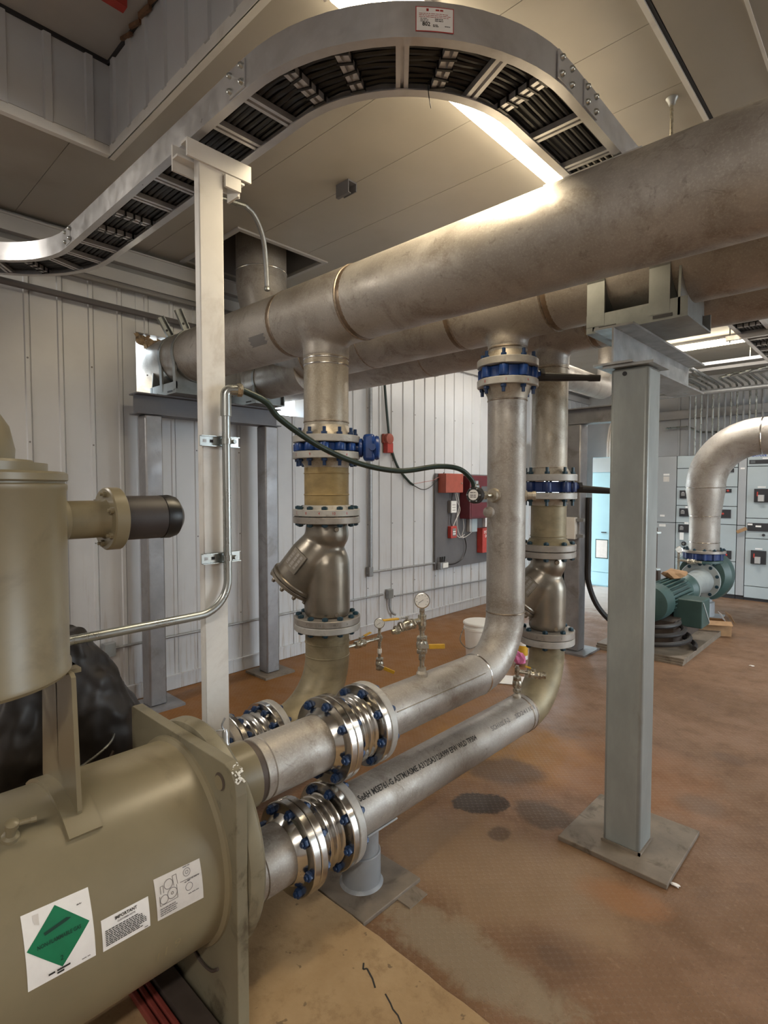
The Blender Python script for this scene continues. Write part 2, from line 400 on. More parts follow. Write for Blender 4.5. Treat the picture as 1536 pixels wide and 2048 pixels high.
def smooth_path(pts, n=8):
    """Catmull-Rom through points"""
    P = [Vector(p) for p in pts]; P = [P[0]*2-P[1]] + P + [P[-1]*2-P[-2]]; out = []
    for i in range(1, len(P)-2):
        a, b_, c, d = P[i-1:i+3]
        for k in range(n):
            t = k/n
            out.append(0.5*((2*b_)+(c-a)*t+(2*a-5*b_+4*c-d)*t*t+(3*b_-a-3*c+d)*t**3))
    out.append(P[-2]); return out
def fillet_path(pts, r, n=8):
    """polyline with rounded corners"""
    P = [Vector(p) for p in pts]; out = [P[0]]
    for i in range(1, len(P)-1):
        a = (P[i-1]-P[i]).normalized(); b_ = (P[i+1]-P[i]).normalized()
        ang = a.angle(b_); t = r/math.tan(ang/2)
        c = P[i] + (a+b_).normalized()*(r/math.sin(ang/2))
        p0 = P[i]+a*t-c; p1 = P[i]+b_*t-c
        tot = p0.angle(p1); ax = p0.cross(p1).normalized()
        for k in range(n+1): out.append(c + Matrix.Rotation(tot*k/n, 3, ax) @ p0)
    out.append(P[-1]); return out
_txt = {}
def text_geo(s, size, align='LEFT', bold=0.0):
    cu = bpy.data.curves.new('txt', 'FONT'); cu.body = s; cu.size = size; cu.align_x = align; cu.offset = bold
    cu.resolution_u = 2
    o = bpy.data.objects.new('txt', cu); col.objects.link(o)
    me = o.to_mesh(); vs = [tuple(v.co) for v in me.vertices]; fs = [tuple(p.vertices) for p in me.polygons]
    o.to_mesh_clear(); bpy.data.objects.remove(o, do_unlink=True); bpy.data.curves.remove(cu)
    return vs, fs
def text_obj(name, s, size, fn, mat, parent, align='LEFT', bold=0.0, xs=1.0):
    """fn(u, v) -> world point"""
    vs, fs = text_geo(s, size, align, bold)
    mb = MB(); mb.add([fn(v[0]*xs, v[1]) for v in vs], fs)
    return mb.build(name, mat, parent, smooth=False)

def scribble(name, fn, u0, u1, vs_, h, mat, parent, words=6, fill=0.9, gap=None):
    """rows of small dashes standing for print too small to read"""
    mb = MB(); rnd = random.Random(int(abs(u0)*1e4)+len(vs_))
    for v in vs_:
        u = u0; end = u0+(u1-u0)*(1-(1-fill)*rnd.random()*2)
        while u < end:
            L = (u1-u0)/words*rnd.uniform(0.45, 1.15); e = min(u+L, end)
            n = max(1, int((e-u)/0.012))
            for k in range(n):
                a, b_ = u+(e-u)*k/n, u+(e-u)*(k+1)/n
                mb.add([fn(a, v), fn(b_, v), fn(b_, v+h), fn(a, v+h)], [(0, 1, 2, 3)])
            u = e+(gap if gap is not None else (u1-u0)/words*0.16)
    return mb.build(name, mat, parent, smooth=False)

ORD = ['first', 'second', 'third', 'fourth', 'fifth', 'sixth', 'seventh', 'eighth', 'ninth', 'tenth', 'eleventh', 'twelfth', 'thirteenth', 'fourteenth']
# bolts: stud with a hex nut each end, grip length L along +Z from 0
_bolt = {}
def bolt_mesh(L, mat, nr=0.0165, nh=0.016, sr=0.010, pro=0.012):
    key = (round(L, 4), mat, nr, pro)
    if key not in _bolt:
        mb = MB()
        mb.lathe([(sr, -nh-pro), (sr, L+nh+pro)], n=8)
        for z0 in (-nh, L): mb.lathe([(nr*0.92, z0), (nr, z0+nh*0.2), (nr, z0+nh*0.8), (nr*0.92, z0+nh)], n=6)
        _bolt[key] = mb.mesh('bolt', mat, True, 30)
    return _bolt[key]
def bolt_ring(parent, o, ax, rad, n, L, mat, ph=0.5, **kw):
    ax, u, v = basis(ax); me = bolt_mesh(L, mat, **kw); rot = axrot(ax)
    for k in range(n):
        a = 2*math.pi*(k+ph)/n
        inst('bolt', me, Vector(o)+(u*math.cos(a)+v*math.sin(a))*rad, rot, parent)
def disc(parent, name, o, ax, r, t, mat, hub=None, n=40, ch=0.003):
    prof = [(r-ch, 0), (r, ch), (r, t-ch), (r-ch, t)]
    return MB().lathe(prof, o, ax, n).build(name, mat, parent)
def ring(parent, o, ax, r, wdt=0.010, h=0.004, mat='weld', name='weld_bead', n=36):
    return MB().lathe([(r-0.001, -wdt/2), (r+h*0.8, -wdt*0.25), (r+h, 0), (r+h*0.8, wdt*0.25), (r-0.001, wdt/2)], o, ax, n, closed=False).build(name, mat, parent)
def fuse(o, vox=0.009, it=10):
    q = o.modifiers.new('fuse', 'REMESH'); q.mode = 'VOXEL'; q.voxel_size = vox; q.use_smooth_shade = True
    s = o.modifiers.new('soften', 'SMOOTH'); s.factor = 0.5; s.iterations = it
    return o

# ================================================================== SETTING
WX = -4.47            # inner face of the left wall
CZ = 3.55             # ceiling
X1, Y0, Y1 = 4.2, -3.6, 10.42
floor_o = struct(MB().box(-4.62, X1+0.1, Y0-0.1, Y1+0.1, -0.12, 0.0).build('floor', 'floor', smooth=False))

def sub_rects(rect, holes):
    """cut axis-aligned holes out of a rectangle (a0, a1, b0, b1)"""
    out = [rect]
    for (h0, h1, g0, g1) in holes:
        nxt = []
        for (a0, a1, b0, b1) in out:
            if h1 <= a0 or h0 >= a1 or g1 <= b0 or g0 >= b1: nxt.append((a0, a1, b0, b1)); continue
            if h0 > a0: nxt.append((a0, h0, b0, b1))
            if h1 < a1: nxt.append((h1, a1, b0, b1))
            c0, c1 = max(a0, h0), min(a1, h1)
            if g0 > b0: nxt.append((c0, c1, b0, g0))
            if g1 < b1: nxt.append((c0, c1, g1, b1))
        out = nxt
    return [q for q in out if q[1]-q[0] > 0.004 and q[3]-q[2] > 0.004]

# left wall: backing with the two pipe openings and the doorway, ribbed panels as its pieces
H_L = [(1.885, 2.42, 2.41, 2.93), (3.02, 3.56, 2.41, 2.95), (8.40, 9.55, -0.1, 2.40)]
mb = MB()
for (a0, a1, b0, b1) in sub_rects((Y0, Y1, 0.0, 4.2), H_L): mb.box(-4.62, WX-0.004, a0, a1, b0, b1)
wall_left = struct(mb.build('wall_left', 'wall', smooth=False))
PITCH = 0.2079
def panel_mesh(wd, ht):
    """flat pan with one trapezoid rib on its right seam, in local u (along wall), v (up), w (out)"""
    mb = MB()
    pr = [(0.002, 0), (0.002, 0.006), (wd-0.040, 0.006), (wd-0.034, 0.017), (wd-0.010, 0.017), (wd-0.004, 0.006), (wd-0.001, 0.004), (wd-0.001, 0)]
    mb.prism(pr, 0.0, ht, lambda u, v, w_: (v, u, w_))
    return mb.mesh('wall_panel', 'wall', False)
def flat_mesh(wd, ht):
    return MB().box(0, 0.006, 0.001, wd-0.001, 0, ht).mesh('wall_panel', 'wall', False)
_pc = {}
k0 = -23
for k in range(k0, 45):
    ya = 1.145+0.012-PITCH+k*PITCH; yb = ya+PITCH
    if ya < Y0 or yb > Y1: continue
    for (a0, a1, b0, b1) in sub_rects((ya, yb, 0.10, 3.27), H_L):
        full = abs(a1-yb) < 1e-6 and a1-a0 > 0.06
        key = (round(a1-a0, 4), round(b1-b0, 3), full)
        if key not in _pc: _pc[key] = panel_mesh(a1-a0, b1-b0) if full else flat_mesh(a1-a0, b1-b0)
        inst('wall_panel', _pc[key], (WX-0.005, a0, b0), None, wall_left)
# screws
scr = MB().lathe([(0.007, 0), (0.006, 0.004), (0.002, 0.005)], (0, 0, 0), (1, 0, 0), 6).mesh('screw', 'trim_dark')
for k in range(-4, 28):
    if k % 2: continue
    for z in (0.55, 1.28, 2.02, 2.6):
        inst('screw', scr, (WX+0.012, 1.145+k*PITCH-0.01, z), None, wall_left)
struct(MB().box(WX-0.005, WX+0.020, Y0, 8.36, 0.004, 0.115).box(WX-0.005, WX+0.028, Y0, 8.36, 0.115, 0.128).build('baseboard_left', 'wall', smooth=False))
# eave trims along the top of the left wall
struct(MB().box(WX-0.01, WX+0.085, Y0, Y1-0.02, 3.405, 3.505).box(WX-0.01, WX+0.095, Y0, Y1-0.02, 3.505, 3.517).build('trim_1', 'trim_grey', smooth=False))
struct(MB().box(WX-0.01, WX+0.05, Y0, Y1-0.02, 3.27, 3.36).build('trim_2', 'trim_grey', smooth=False))
struct(MB().box(WX-0.01, WX+0.02, Y0, Y1-0.02, 3.36, 3.405).build('trim_3', 'trim_dark', smooth=False))
# rough cut insulation round the front pipe opening
mb = MB()
for i in range(26):
    y = 1.86+0.5*random.random(); z = 2.86+0.06*random.random()
    s_ = 0.02+0.02*random.random()
    mb.obox((-4.55+0.05*random.random(), y, z), (s_, s_*2, s_*1.2), Euler((random.random()*3, random.random()*3, random.random()*3)).to_matrix())
mb.build('torn_insulation', 'insulation', wall_left, smooth=False, label='torn tan insulation in the wall opening')
# far wall
mb = MB().box(-4.62, X1+0.1, Y1, Y1+0.12, 0, 4.2)
wall_back = struct(mb.build('wall_back', 'wall', smooth=False))
me_b = None
for k in range(0, 22):
    x = WX+0.02+k*0.4
    if me_b is None:
        q = MB(); pr = [(0.002, 0), (0.002, 0.006), (0.355, 0.006), (0.362, 0.02), (0.390, 0.02), (0.397, 0.006), (0.399, 0)]
        q.prism(pr, 0.0, 3.5, lambda u, v, w_: (u, -v, w_)); me_b = q.mesh('wall_panel', 'wall', False)
    if x+0.4 < X1: inst('wall_panel', me_b, (x, Y1+0.001, 0.03), None, wall_back)
struct(MB().box(-3.6, X1, Y1-0.16, Y1-0.02, 2.86, 3.0).build('trim_4', 'trim_grey', smooth=False))
# right wall with an open roller door, wall behind the camera
mb = MB()
for (a0, a1, b0, b1) in sub_rects((Y0, Y1, 0.0, 4.2), [(5.0, 8.6, -0.1, 3.1)]): mb.box(X1, X1+0.12, a0, a1, b0, b1)
struct(mb.build('wall_right', 'wall', smooth=False))
struct(MB().box(-4.62, X1+0.1, Y0-0.12, Y0, 0, 4.2).build('wall_front', 'wall', smooth=False))
struct(MB().box(-4.62, -4.455, 8.30, 8.40, 0, 2.5).box(-4.62, -4.455, 9.55, 9.65, 0, 2.5).box(-4.62, -4.455, 8.30, 9.65, 2.40, 2.5).build('door_1', 'trim_grey', smooth=False))
struct(MB().box(X1-0.02, X1+0.13, 4.9, 5.0, 0, 3.2).box(X1-0.02, X1+0.13, 8.6, 8.7, 0, 3.2).box(X1-0.02, X1+0.13, 4.9, 8.7, 3.1, 3.2).build('door_2', 'trim_grey', smooth=False))
# ground outside the two doorways
struct(MB().box(-14, -4.62, -6, 16, -0.14, -0.02).box(X1+0.1, 14, -6, 16, -0.14, -0.02).build('ground_outside', 'pad', smooth=False))

# ceiling: backing slab with the roof hatch and the pipe opening, panels as its pieces
RX0, RX1, RY0, RY1, RZ = -3.285, -0.95, -1.2, 1.267, 4.03
CH = [(RX0, RX1, RY0, RY1), (-4.36, -3.545, 2.25, 3.02)]
mb = MB()
for (a0, a1, b0, b1) in sub_rects((-4.6, X1, Y0, Y1), CH): mb.box(a0, a1, b0, b1, CZ+0.012, CZ+0.05)
ceiling = struct(mb.build('ceiling', 'trim_dark', smooth=False))
edges = [Y0] + [2.397+0.442*k for k in range(-13, 19) if Y0 < 2.397+0.442*k < Y1] + [Y1]
for b0, b1 in zip(edges[:-1], edges[1:]):
    for (a0, a1, c0, c1) in sub_rects((WX, -0.795, b0+0.0015, b1-0.0015), CH):
        MB().box(a0, a1, c0, c1, CZ, CZ+0.014).build('ceiling_panel', 'ceil', ceiling, smooth=False)
xe = [-0.765, -0.50] + [-0.50+0.45*k for k in range(1, 11)]
for a0, a1 in zip(xe[:-1], xe[1:]):
    MB().box(a0+0.002, min(a1, X1)-0.002, Y0, Y1, CZ, CZ+0.014).build('ceiling_panel', 'ceil', ceiling, smooth=False)
MB().box(-0.800, -0.780, Y0, Y1, CZ-0.012, CZ+0.01).build('joint_strip', 'white_paint', ceiling, smooth=False)
MB().box(-0.779, -0.766, Y0, Y1, CZ-0.003, CZ+0.01).build('joint_strip', 'gap_dark', ceiling, smooth=False)
MB().box(-0.506, -0.494, Y0, Y1, CZ-0.008, CZ+0.01).build('joint_strip', 'white_paint', ceiling, smooth=False)
# roof hatch: ribbed liner walls rising to a steel lid
hatch = thing('roof_hatch', 'deep ribbed white roof hatch opening with dark gap round its lid', 'hatch', (RX0, RY1, CZ))
mb = MB().box(RX0, RX1, RY1, RY1+0.02, CZ+0.05, RZ); mb.build('liner_wall', 'wall', hatch, smooth=False)
mb = MB().box(RX0-0.02, RX0, RY0, RY1, CZ+0.05, RZ); mb.build('liner_wall', 'wall', hatch, smooth=False)
MB().box(RX0, RX1, RY0-0.02, RY0, CZ+0.05, RZ).build('liner_wall', 'wall', hatch, smooth=False)
MB().box(RX1, RX1+0.02, RY0, RY1, CZ+0.05, RZ).build('liner_wall', 'wall', hatch, smooth=False)
for i in range(8):
    x = RX0+0.045+i*0.20
    MB().prism([(0, 0), (0.006, 0.014), (0.040, 0.014), (0.046, 0)], CZ+0.04, RZ, lambda u, v, w_, x=x: (x+u, RY1-v, w_)).build('liner_rib', 'wall', hatch, smooth=False)
for i in range(8):
    y = RY1-0.13-i*0.20
    MB().prism([(0, 0), (0.006, 0.014), (0.040, 0.014), (0.046, 0)], CZ+0.04, RZ, lambda u, v, w_, y=y: (RX0+v, y+u, w_)).build('liner_rib', 'wall', hatch, smooth=False)
# white angle trim round the mouth
MB().box(RX0-0.03, RX1+0.03, RY1-0.004, RY1+0.03, CZ-0.006, CZ+0.045).box(RX0-0.03, RX1, RY1-0.006, RY1, CZ-0.006, CZ+0.05).build('mouth_trim', 'white_paint', hatch, smooth=False)
MB().box(RX0-0.03, RX0+0.004, RY0-0.03, RY1, CZ-0.006, CZ+0.045).build('mouth_trim', 'white_paint', hatch, smooth=False)
MB().box(RX0-0.15, RX1+0.15, RY0-0.15, RY1+0.15, RZ+0.02, RZ+0.05).build('lid', 'trim_grey', hatch, smooth=False)
mb = MB().box(RX0-0.02, RX1, RY1-0.012, RY1+0.02, RZ, RZ+0.02).box(RX0-0.02, RX0+0.012, RY0, RY1, RZ, RZ+0.02)
mb.build('seal', 'gap_dark', hatch, smooth=False)
mb = MB()
for i in range(14):
    mb.obox((-3.0+0.11*i, RY1-0.02, RZ-0.005), (0.10, 0.016, 0.010+0.016*random.random()), Euler((0.2*random.random(), 0.2*random.random(), 0.1)).to_matrix())
mb.build('torn_seal', 'wrap_brown', hatch, smooth=False)
mb = MB().box(-2.84, -2.79, 0.70, RY1-0.10, RZ-0.03, RZ-0.005); mb.box(-2.80, -2.79, 0.70, RY1-0.10, RZ-0.005, RZ+0.02)
tag(mb.build('hatch_bar', 'red', None, smooth=False), 'short red painted steel bar across the roof hatch', 'bar')

# concrete slab under the chiller
n_e = 60; top = []; bot = []
pts = []
for i in range(n_e+1):
    x = -3.3+4.6*i/n_e; pts.append((x, 1.440+0.010*(random.random()-0.5)))
poly = pts + [(1.3, -2.5), (-3.3, -2.5)]
pad = MB().prism(poly, 0.0, 0.030, lambda u, v, w_: (u, v, w_)).build('concrete_slab', 'pad', smooth=False, bevel=0.004)
tag(pad, 'pale tan concrete slab under the beige chiller', 'slab')
def crack(p, wd, name):
    mb = MB()
    for a, b_ in zip(p[:-1], p[1:]): mb.bar((*a, 0.0302), (*b_, 0.0302), wd, 0.0012)
    return mb.build(name, 'print_black', pad, smooth=False)
crack([(-1.342, 1.320), (-1.325, 1.300), (-1.318, 1.312), (-1.275, 1.296), (-1.255, 1.284), (-1.245, 1.278)], 0.006, 'crack')
crack([(-1.205, 1.285), (-1.170, 1.272), (-1.150, 1.262), (-1.125, 1.258), (-1.09, 1.24)], 0.005, 'crack')

# ================================================================== CEILING LIGHTS
def ceiling_light(x, y, L, along, label, z=CZ, watts=LAMP_W, wd=0.24, colour=LAMP_C):
    t = thing('ceiling_light', label, 'light', (x, y, z), 'fluorescent ceiling fixtures')
    lx, ly = (wd/2, L/2) if along == 'Y' else (L/2, wd/2)
    MB().box(x-lx, x+lx, y-ly, y+ly, z-0.030, z-0.001).build('housing', 'white_paint', t, smooth=False)
    MB().box(x-lx+0.008, x+lx-0.008, y-ly+0.02, y+ly-0.02, z-0.066, z-0.030).build('diffuser', 'lamp_diffuser', t, smooth=False, bevel=0.012)
    for s_ in (-1, 1):
        if along == 'Y': MB().box(x-lx, x+lx, y+s_*ly-0.012, y+s_*ly+0.012, z-0.07, z-0.001).build('end_cap', 'white_paint', t, smooth=False)
        else: MB().box(x+s_*lx-0.012, x+s_*lx+0.012, y-ly, y+ly, z-0.07, z-0.001).build('end_cap', 'white_paint', t, smooth=False)
    ld = bpy.data.lights.new('tube_light', 'AREA'); ld.shape = 'RECTANGLE'; ld.energy = watts; ld.color = colour
    ld.size, ld.size_y = (2*lx*0.9, 2*ly*0.97)
    lo = bpy.data.objects.new('tube_light', ld); link(lo, t); lo.location = (x, y, z-0.070)
    return t
ceiling_light(-1.49, 2.60, 2.44, 'Y', 'bright fluorescent ceiling light beside the curved cable tray', watts=LAMP_W*0.50, colour=WARM_C)
ceiling_light(-1.75, 7.95, 1.25, 'X', 'bright fluorescent ceiling light near the motor control cabinets', watts=LAMP_W*0.55)
ceiling_light(-3.95, -0.75, 1.25, 'Y', 'fluorescent ceiling light beside the left wall', watts=LAMP_W*0.60)
ceiling_light(1.1, -2.1, 2.44, 'Y', 'unseen ceiling fill light added behind the camera', watts=LAMP_W*1.25)  # added fill fixture, out of view, lights faces turned to the camera
ceiling_light(1.9, 4.6, 2.44, 'Y', 'unseen ceiling fill light added in the right bay of the room', watts=LAMP_W*0.65)  # added fill fixture, out of view, brightens the right side
ceiling_light(-3.3, 6.3, 1.25, 'X', 'unseen ceiling fill light added over the fire alarm board', watts=LAMP_W*0.30)  # added fill fixture, unseen, brightens the far left wall

# ================================================================== STEEL SUPPORTS
def ibeam_y(mb, x, y0, y1, z0, z1, fw, tf=0.010, tw=0.008):
    mb.box(x-fw/2, x+fw/2, y0, y1, z1-tf, z1); mb.box(x-fw/2, x+fw/2, y0, y1, z0, z0+tf)
    mb.box(x-tw/2, x+tw/2, y0, y1, z0+tf, z1-tf)
def ibeam_x(mb, y, x0, x1, z0, z1, fw, tf=0.010, tw=0.008):
    mb.box(x0, x1, y-fw/2, y+fw/2, z1-tf, z1); mb.box(x0, x1, y-fw/2, y+fw/2, z0, z0+tf)
    mb.box(x0, x1, y-tw/2, y+tw/2, z0+tf, z1-tf)
def hss(mb, x, y, wx, wy, z0, z1): mb.box(x-wx/2, x+wx/2, y-wy/2, y+wy/2, z0, z1)

# near column with base plate and the beam on it
t = thing('steel_column', 'thick galvanized square steel column on a big floor plate', 'column', (-0.925, 2.672, 0))
MB().box(-1.178, -0.690, 2.475, 2.985, 0.0, 0.022).build('base_plate', 'plate_dirty', t, smooth=False, bevel=0.003)
mb = MB(); hss(mb, -0.925, 2.672, 0.168, 0.166, 0.022, 2.243); mb.build('shaft', 'galv_col', t, smooth=True, bevel=0.016)
MB().box(-1.035, -0.815, 2.560, 2.785, 2.243, 2.255).build('cap_plate', 'beam_galv', t, smooth=False)
mb = MB()
mb.box(-1.014, -0.836, 2.584, 2.592, 0.022, 0.034).box(-0.846, -0.836, 2.584, 2.760, 0.022, 0.034); mb.build('weld_bead', 'plate_dirty', t, smooth=False)
MB().lathe([(0.010, 0), (0.010, 0.003)], (-0.945, 2.586, 2.215), (0, 1, 0), 14).build('vent_hole', 'gap_dark', t)
t = thing('support_beam', 'galvanized I-beam lying across the top of the near column', 'beam', (-0.985, 2.9, 2.255))
mb = MB(); ibeam_y(mb, -0.985, 2.545, 3.72, 2.256, 2.430, 0.176); mb.build('beam', 'beam_galv', t, smooth=False)

# frame by the left wall
t = thing('goalpost_support', 'grey steel goalpost frame against the left wall', 'frame', (-4.24, 2.4, 0))
for y in (1.878, 2.945):
    mb = MB(); hss(mb, -4.225, y, 0.135, 0.135, 0.02, 2.25); mb.build('post', 'galv_frame', t, smooth=True, bevel=0.012)
    MB().box(-4.385, -4.065, y-0.15, y+0.17, 0.0, 0.02).build('base_plate', 'plate_dirty' if y > 2 else 'galv_frame', t, smooth=False)
mb = MB(); ibeam_y(mb, -4.225, 1.755, 3.045, 2.252, 2.408, 0.155); mb.build('beam', 'beam_grey', t, smooth=False)  # galvanized beam, its shadow put into the dark grey colour

# far frame in front of the cabinets
t = thing('goalpost_support', 'grey steel frame standing behind the second riser with dark hose beside it', 'frame', (-2.5, 5.53, 0))
mb = MB(); hss(mb, -2.49, 5.53, 0.165, 0.165, 0.02, 2.34); mb.build('post', 'galv_frame', t, smooth=True, bevel=0.014)
MB().box(-2.70, -2.30, 5.36, 5.74, 0.0, 0.02).build('base_plate', 'galv_frame', t, smooth=False)
mb = MB(); hss(mb, -1.90, 5.53, 0.165, 0.165, 0.02, 2.34); mb.build('post', 'galv_frame', t, smooth=True, bevel=0.014)
MB().box(-2.06, -1.74, 5.40, 5.66, 0.0, 0.02).build('base_plate', 'galv_frame', t, smooth=False)
mb = MB(); ibeam_x(mb, 5.53, -2.72, -1.78, 2.345, 2.505, 0.16); mb.build('beam', 'galv_frame', t, smooth=False)

# white tray post with its cross arm
t = thing('tray_post', 'slim white steel post holding up the cable tray', 'post', (-2.03, 1.14, 0.03))
mb = MB(); mb.box(-2.062, -2.022, 1.106, 1.210, 0.04, 2.985); mb.build('post', 'white_paint', t, smooth=True, bevel=0.004)
MB().box(-2.15, -1.95, 1.06, 1.26, 0.03, 0.04).build('base_plate', 'white_paint', t, smooth=False)
mb = MB().box(-2.022, -2.012, 1.055, 1.335, 2.955, 3.012).box(-2.062, -2.012, 1.055, 1.335, 3.012, 3.022); mb.build('cross_arm', 'white_paint', t, smooth=False)
mb = MB().box(-2.100, -2.062, 1.040, 1.335, 2.965, 2.973).box(-2.110, -2.100, 1.040, 1.335, 2.925, 3.022); mb.build('cross_arm', 'white_paint', t, smooth=False)
MB().box(-2.022, -2.010, 1.215, 1.285, 2.900, 2.948).box(-2.10, -2.020, 1.275, 1.285, 2.885, 2.955).build('clip', 'white_paint', t, smooth=False)

# ================================================================== HEADERS
def header(name, y, z, r, x0, x1, tees, welds, label, mat='stainless', marks=True):
    t = thing(name, label, 'pipe', ((x0+x1)/2, y, z-r), 'overhead header pipes')
    xs = [x0]
    for (tx, half, rb, zb) in tees: xs += [tx-half, tx+half]
    xs.append(x1); xs.sort()
    for i in range(0, len(xs), 2):
        a, b_ = xs[i], xs[i+1]
        mb = MB().lathe([(r-0.012, a), (r, a), (r, b_), (r-0.012, b_)], (0, y, z), (1, 0, 0), 64)
        mb.build('pipe', mat, t)
    for (tx, half, rb, zb) in tees:
        mb = MB().lathe([(r+0.004, tx-half-0.012), (r+0.004, tx+half+0.012)], (0, y, z), (1, 0, 0), 48)
        mb.lathe([(rb+0.004, zb), (rb+0.004, z-r+0.02), (rb+0.05, z-r+0.09), (rb+0.05, z)], (tx, y, 0), (0, 0, 1), 40)
        fuse(mb.build('tee', 'cast_steel' if mat != 'stainless' else mat, t), 0.010, 14)
        for s_ in (-1, 1):
            ring(t, (tx+s_*half, y, z), (1, 0, 0), r, 0.016, 0.006)
            ring(t, (tx+s_*(half+0.022), y, z), (1, 0, 0), r, 0.040, 0.0012, 'heat_tint', 'heat_tint', 48)
    for x in welds: ring(t, (x, y, z), (1, 0, 0), r, 0.014, 0.004)
    return t
HF = (2.15, 2.71, 0.197); HM = (2.81, 2.74, 0.200); HR = (3.28, 2.73, 0.200)
RA = (-2.49, 2.15, 0.130); R1 = (-1.680, 2.81, 0.1095); R2 = (-1.655, 3.28, 0.1095)
hf = header('header_pipe', *HF, -5.3, 1.2, [(RA[0], 0.29, RA[2], 2.44)], [], 'nearest and largest looking stainless overhead header pipe')
hm = header('header_pipe', *HM, -3.35, 1.2, [(R1[0], 0.285, R1[2], 2.49)], [-2.75], 'middle overhead stainless header pipe strapped over the near column')
hr = header('header_pipe', *HR, -5.3, 1.2, [(R2[0], 0.285, R2[2], 2.445)], [-2.6], 'rearmost overhead stainless header pipe behind the other two')
# the middle header turns up through the ceiling
pts = [(-3.35, HM[0], HM[1])] + [(-3.35-0.60*math.sin(a), HM[0]-0.10*(1-math.cos(a)), HM[1]+0.62*(1-math.cos(a))) for a in [R(90)*i/16 for i in range(1, 17)]] + [(-3.95, 2.71, 4.05)]
MB().tube(pts, 0.205, 48).build('elbow', 'stainless', hm)
ring(hm, (-3.95, 2.71, 3.47), (0, 0, 1), 0.205, 0.014, 0.006, 'chrome')
ring(hm, (-3.35, 2.81, 2.74), (1, 0, 0), 0.203, 0.012, 0.005)
MB().lathe([(0.16, -4.18), (0.16, -3.45)], (0, HM[0], 2.62), (1, 0, 0), 40).build('support_stub', 'stainless', hm)
# dark patch and grind marks on the front header
def curved_patch(yc, zc, r, x0, x1, a0, a1, n=8):
    mb = MB(); vs = []; fs = []
    for i in range(2):
        for k in range(n+1):
            a = a0+(a1-a0)*k/n; vs.append(((x0, x1)[i]+0.012*math.sin(k*2.1+i), yc+r*math.cos(a), zc+r*math.sin(a)))
    for k in range(n): fs.append((k, k+1, n+2+k, n+1+k))
    return mb.add(vs, fs)
curved_patch(HF[0], HF[1], HF[2]+0.0008, -3.02, -2.86, R(203), R(222)).build('weld_tag', 'trim_dark', hf)

# roof opening trim where the middle header leaves
mb = MB()
ax0, ax1, ay0, ay1 = CH[1]
mb.box(ax1, ax1+0.035, ay0-0.035, ay1+0.035, CZ-0.012, CZ).box(ax0-0.02, ax1, ay0-0.035, ay0, CZ-0.012, CZ).box(ax0-0.02, ax1, ay1, ay1+0.035, CZ-0.012, CZ)
struct(mb.build('trim_5', 'trim_grey', smooth=False))
mb = MB().box(ax0-0.02, ax0, ay0, ay1, CZ+0.05, 4.1).box(ax1, ax1+0.02, ay0, ay1, CZ+0.05, 4.1).box(ax0, ax1, ay0-0.02, ay0, CZ+0.05, 4.1).box(ax0, ax1, ay1, ay1+0.02, CZ+0.05, 4.1).box(ax0, ax1, ay0, ay1, 4.08, 4.1)
struct(mb.build('trim_6', 'trim_dark', smooth=False))

# pipe shoes and straps
def shoe(x0, x1, y, z, r, ztop, label, straps, wd=0.38, ears=()):
    t = thing('pipe_shoe', label, 'pipe support', ((x0+x1)/2, y, ztop), 'pipe shoes')
    yb = wd/2; hgt = 0.086
    mb = MB().box(x0, x1, y-yb, y+yb, ztop+0.001, ztop+0.010).box(x0, x1, y-yb, y-yb+0.010, ztop+0.010, ztop+hgt).box(x0, x1, y+yb-0.010, y+yb, ztop+0.010, ztop+hgt)
    mb.build('cradle', 'galv', t, smooth=False)
    # end gusset curved under the pipe
    for x in (x0+0.03, x1-0.04):
        poly = [(-yb, ztop+0.01), (yb, ztop+0.01), (yb, ztop+hgt)]
        n = 12
        for k in range(n+1):
            yy = yb-0.01-(2*yb-0.02)*k/n
            s_ = r*r-yy*yy
            poly.append((yy, z-math.sqrt(s_)-0.001 if s_ > 0 else ztop+hgt))
        poly.append((-yb, ztop+hgt))
        MB().prism(poly, x, x+0.01, lambda u, v, w_: (w_, y+u, v)).build('gusset', 'galv', t, smooth=False)
    for xs in straps:
        n = 40; vs = []; fs = []; rr = r+0.006
        prof = [(r+0.0005, xs[0]), (rr, xs[0]), (rr, xs[1]), (r+0.0005, xs[1])]
        MB().lathe(prof+[prof[0]], (0, y, z), (1, 0, 0), 48, closed=False).build('strap', 'galv', t)
        # strap tails running down to the cradle
        for s_ in (-1,):
            MB().prism([(-yb-0.001, ztop+0.03), (-yb+0.012, ztop+0.03), (-r*0.90+0.004, z-r*0.42), (-r*0.93-0.006, z-r*0.38)], xs[0], xs[1], lambda u, v, w_: (w_, y+u, v)).build('strap_tail', 'galv', t, smooth=False)
    for s0 in (x0+0.06, x1-0.14):
        MB().box(s0, s0+0.08, y-yb-0.0015, y-yb, ztop+0.012, ztop+0.026).build('slot', 'gap_dark', t, smooth=False)
    for (xe, ang) in ears:
        ax = Vector((0, math.cos(ang), math.sin(ang)))
        p = Vector((xe, y, z))+ax*(r+0.004); q = p+ax*0.15
        mb = MB().bar(p, q, 0.05, 0.006, up=(1, 0, 0)); sd = ax.cross(Vector((1, 0, 0)))
        for k in (-1, 1): mb.bar(p+sd*0.025*k+Vector((0.012, 0, 0)), q+sd*0.025*k+Vector((0.012, 0, 0)), 0.006, 0.024, up=(1, 0, 0))
        mb.build('strut_ear', 'galv', t, smooth=False)
        MB().lathe([(0.009, 0), (0.009, 0.004)], p+ax*0.045+Vector((0.003, 0, 0)), (1, 0, 0), 10).build('bolt_hole', 'gap_dark', t)
    return t
shoe(-1.14, -0.70, *HM, 2.430, 'galvanized pipe shoe with two straps on the near column', [(-1.138, -1.055), (-0.858, -0.772)])
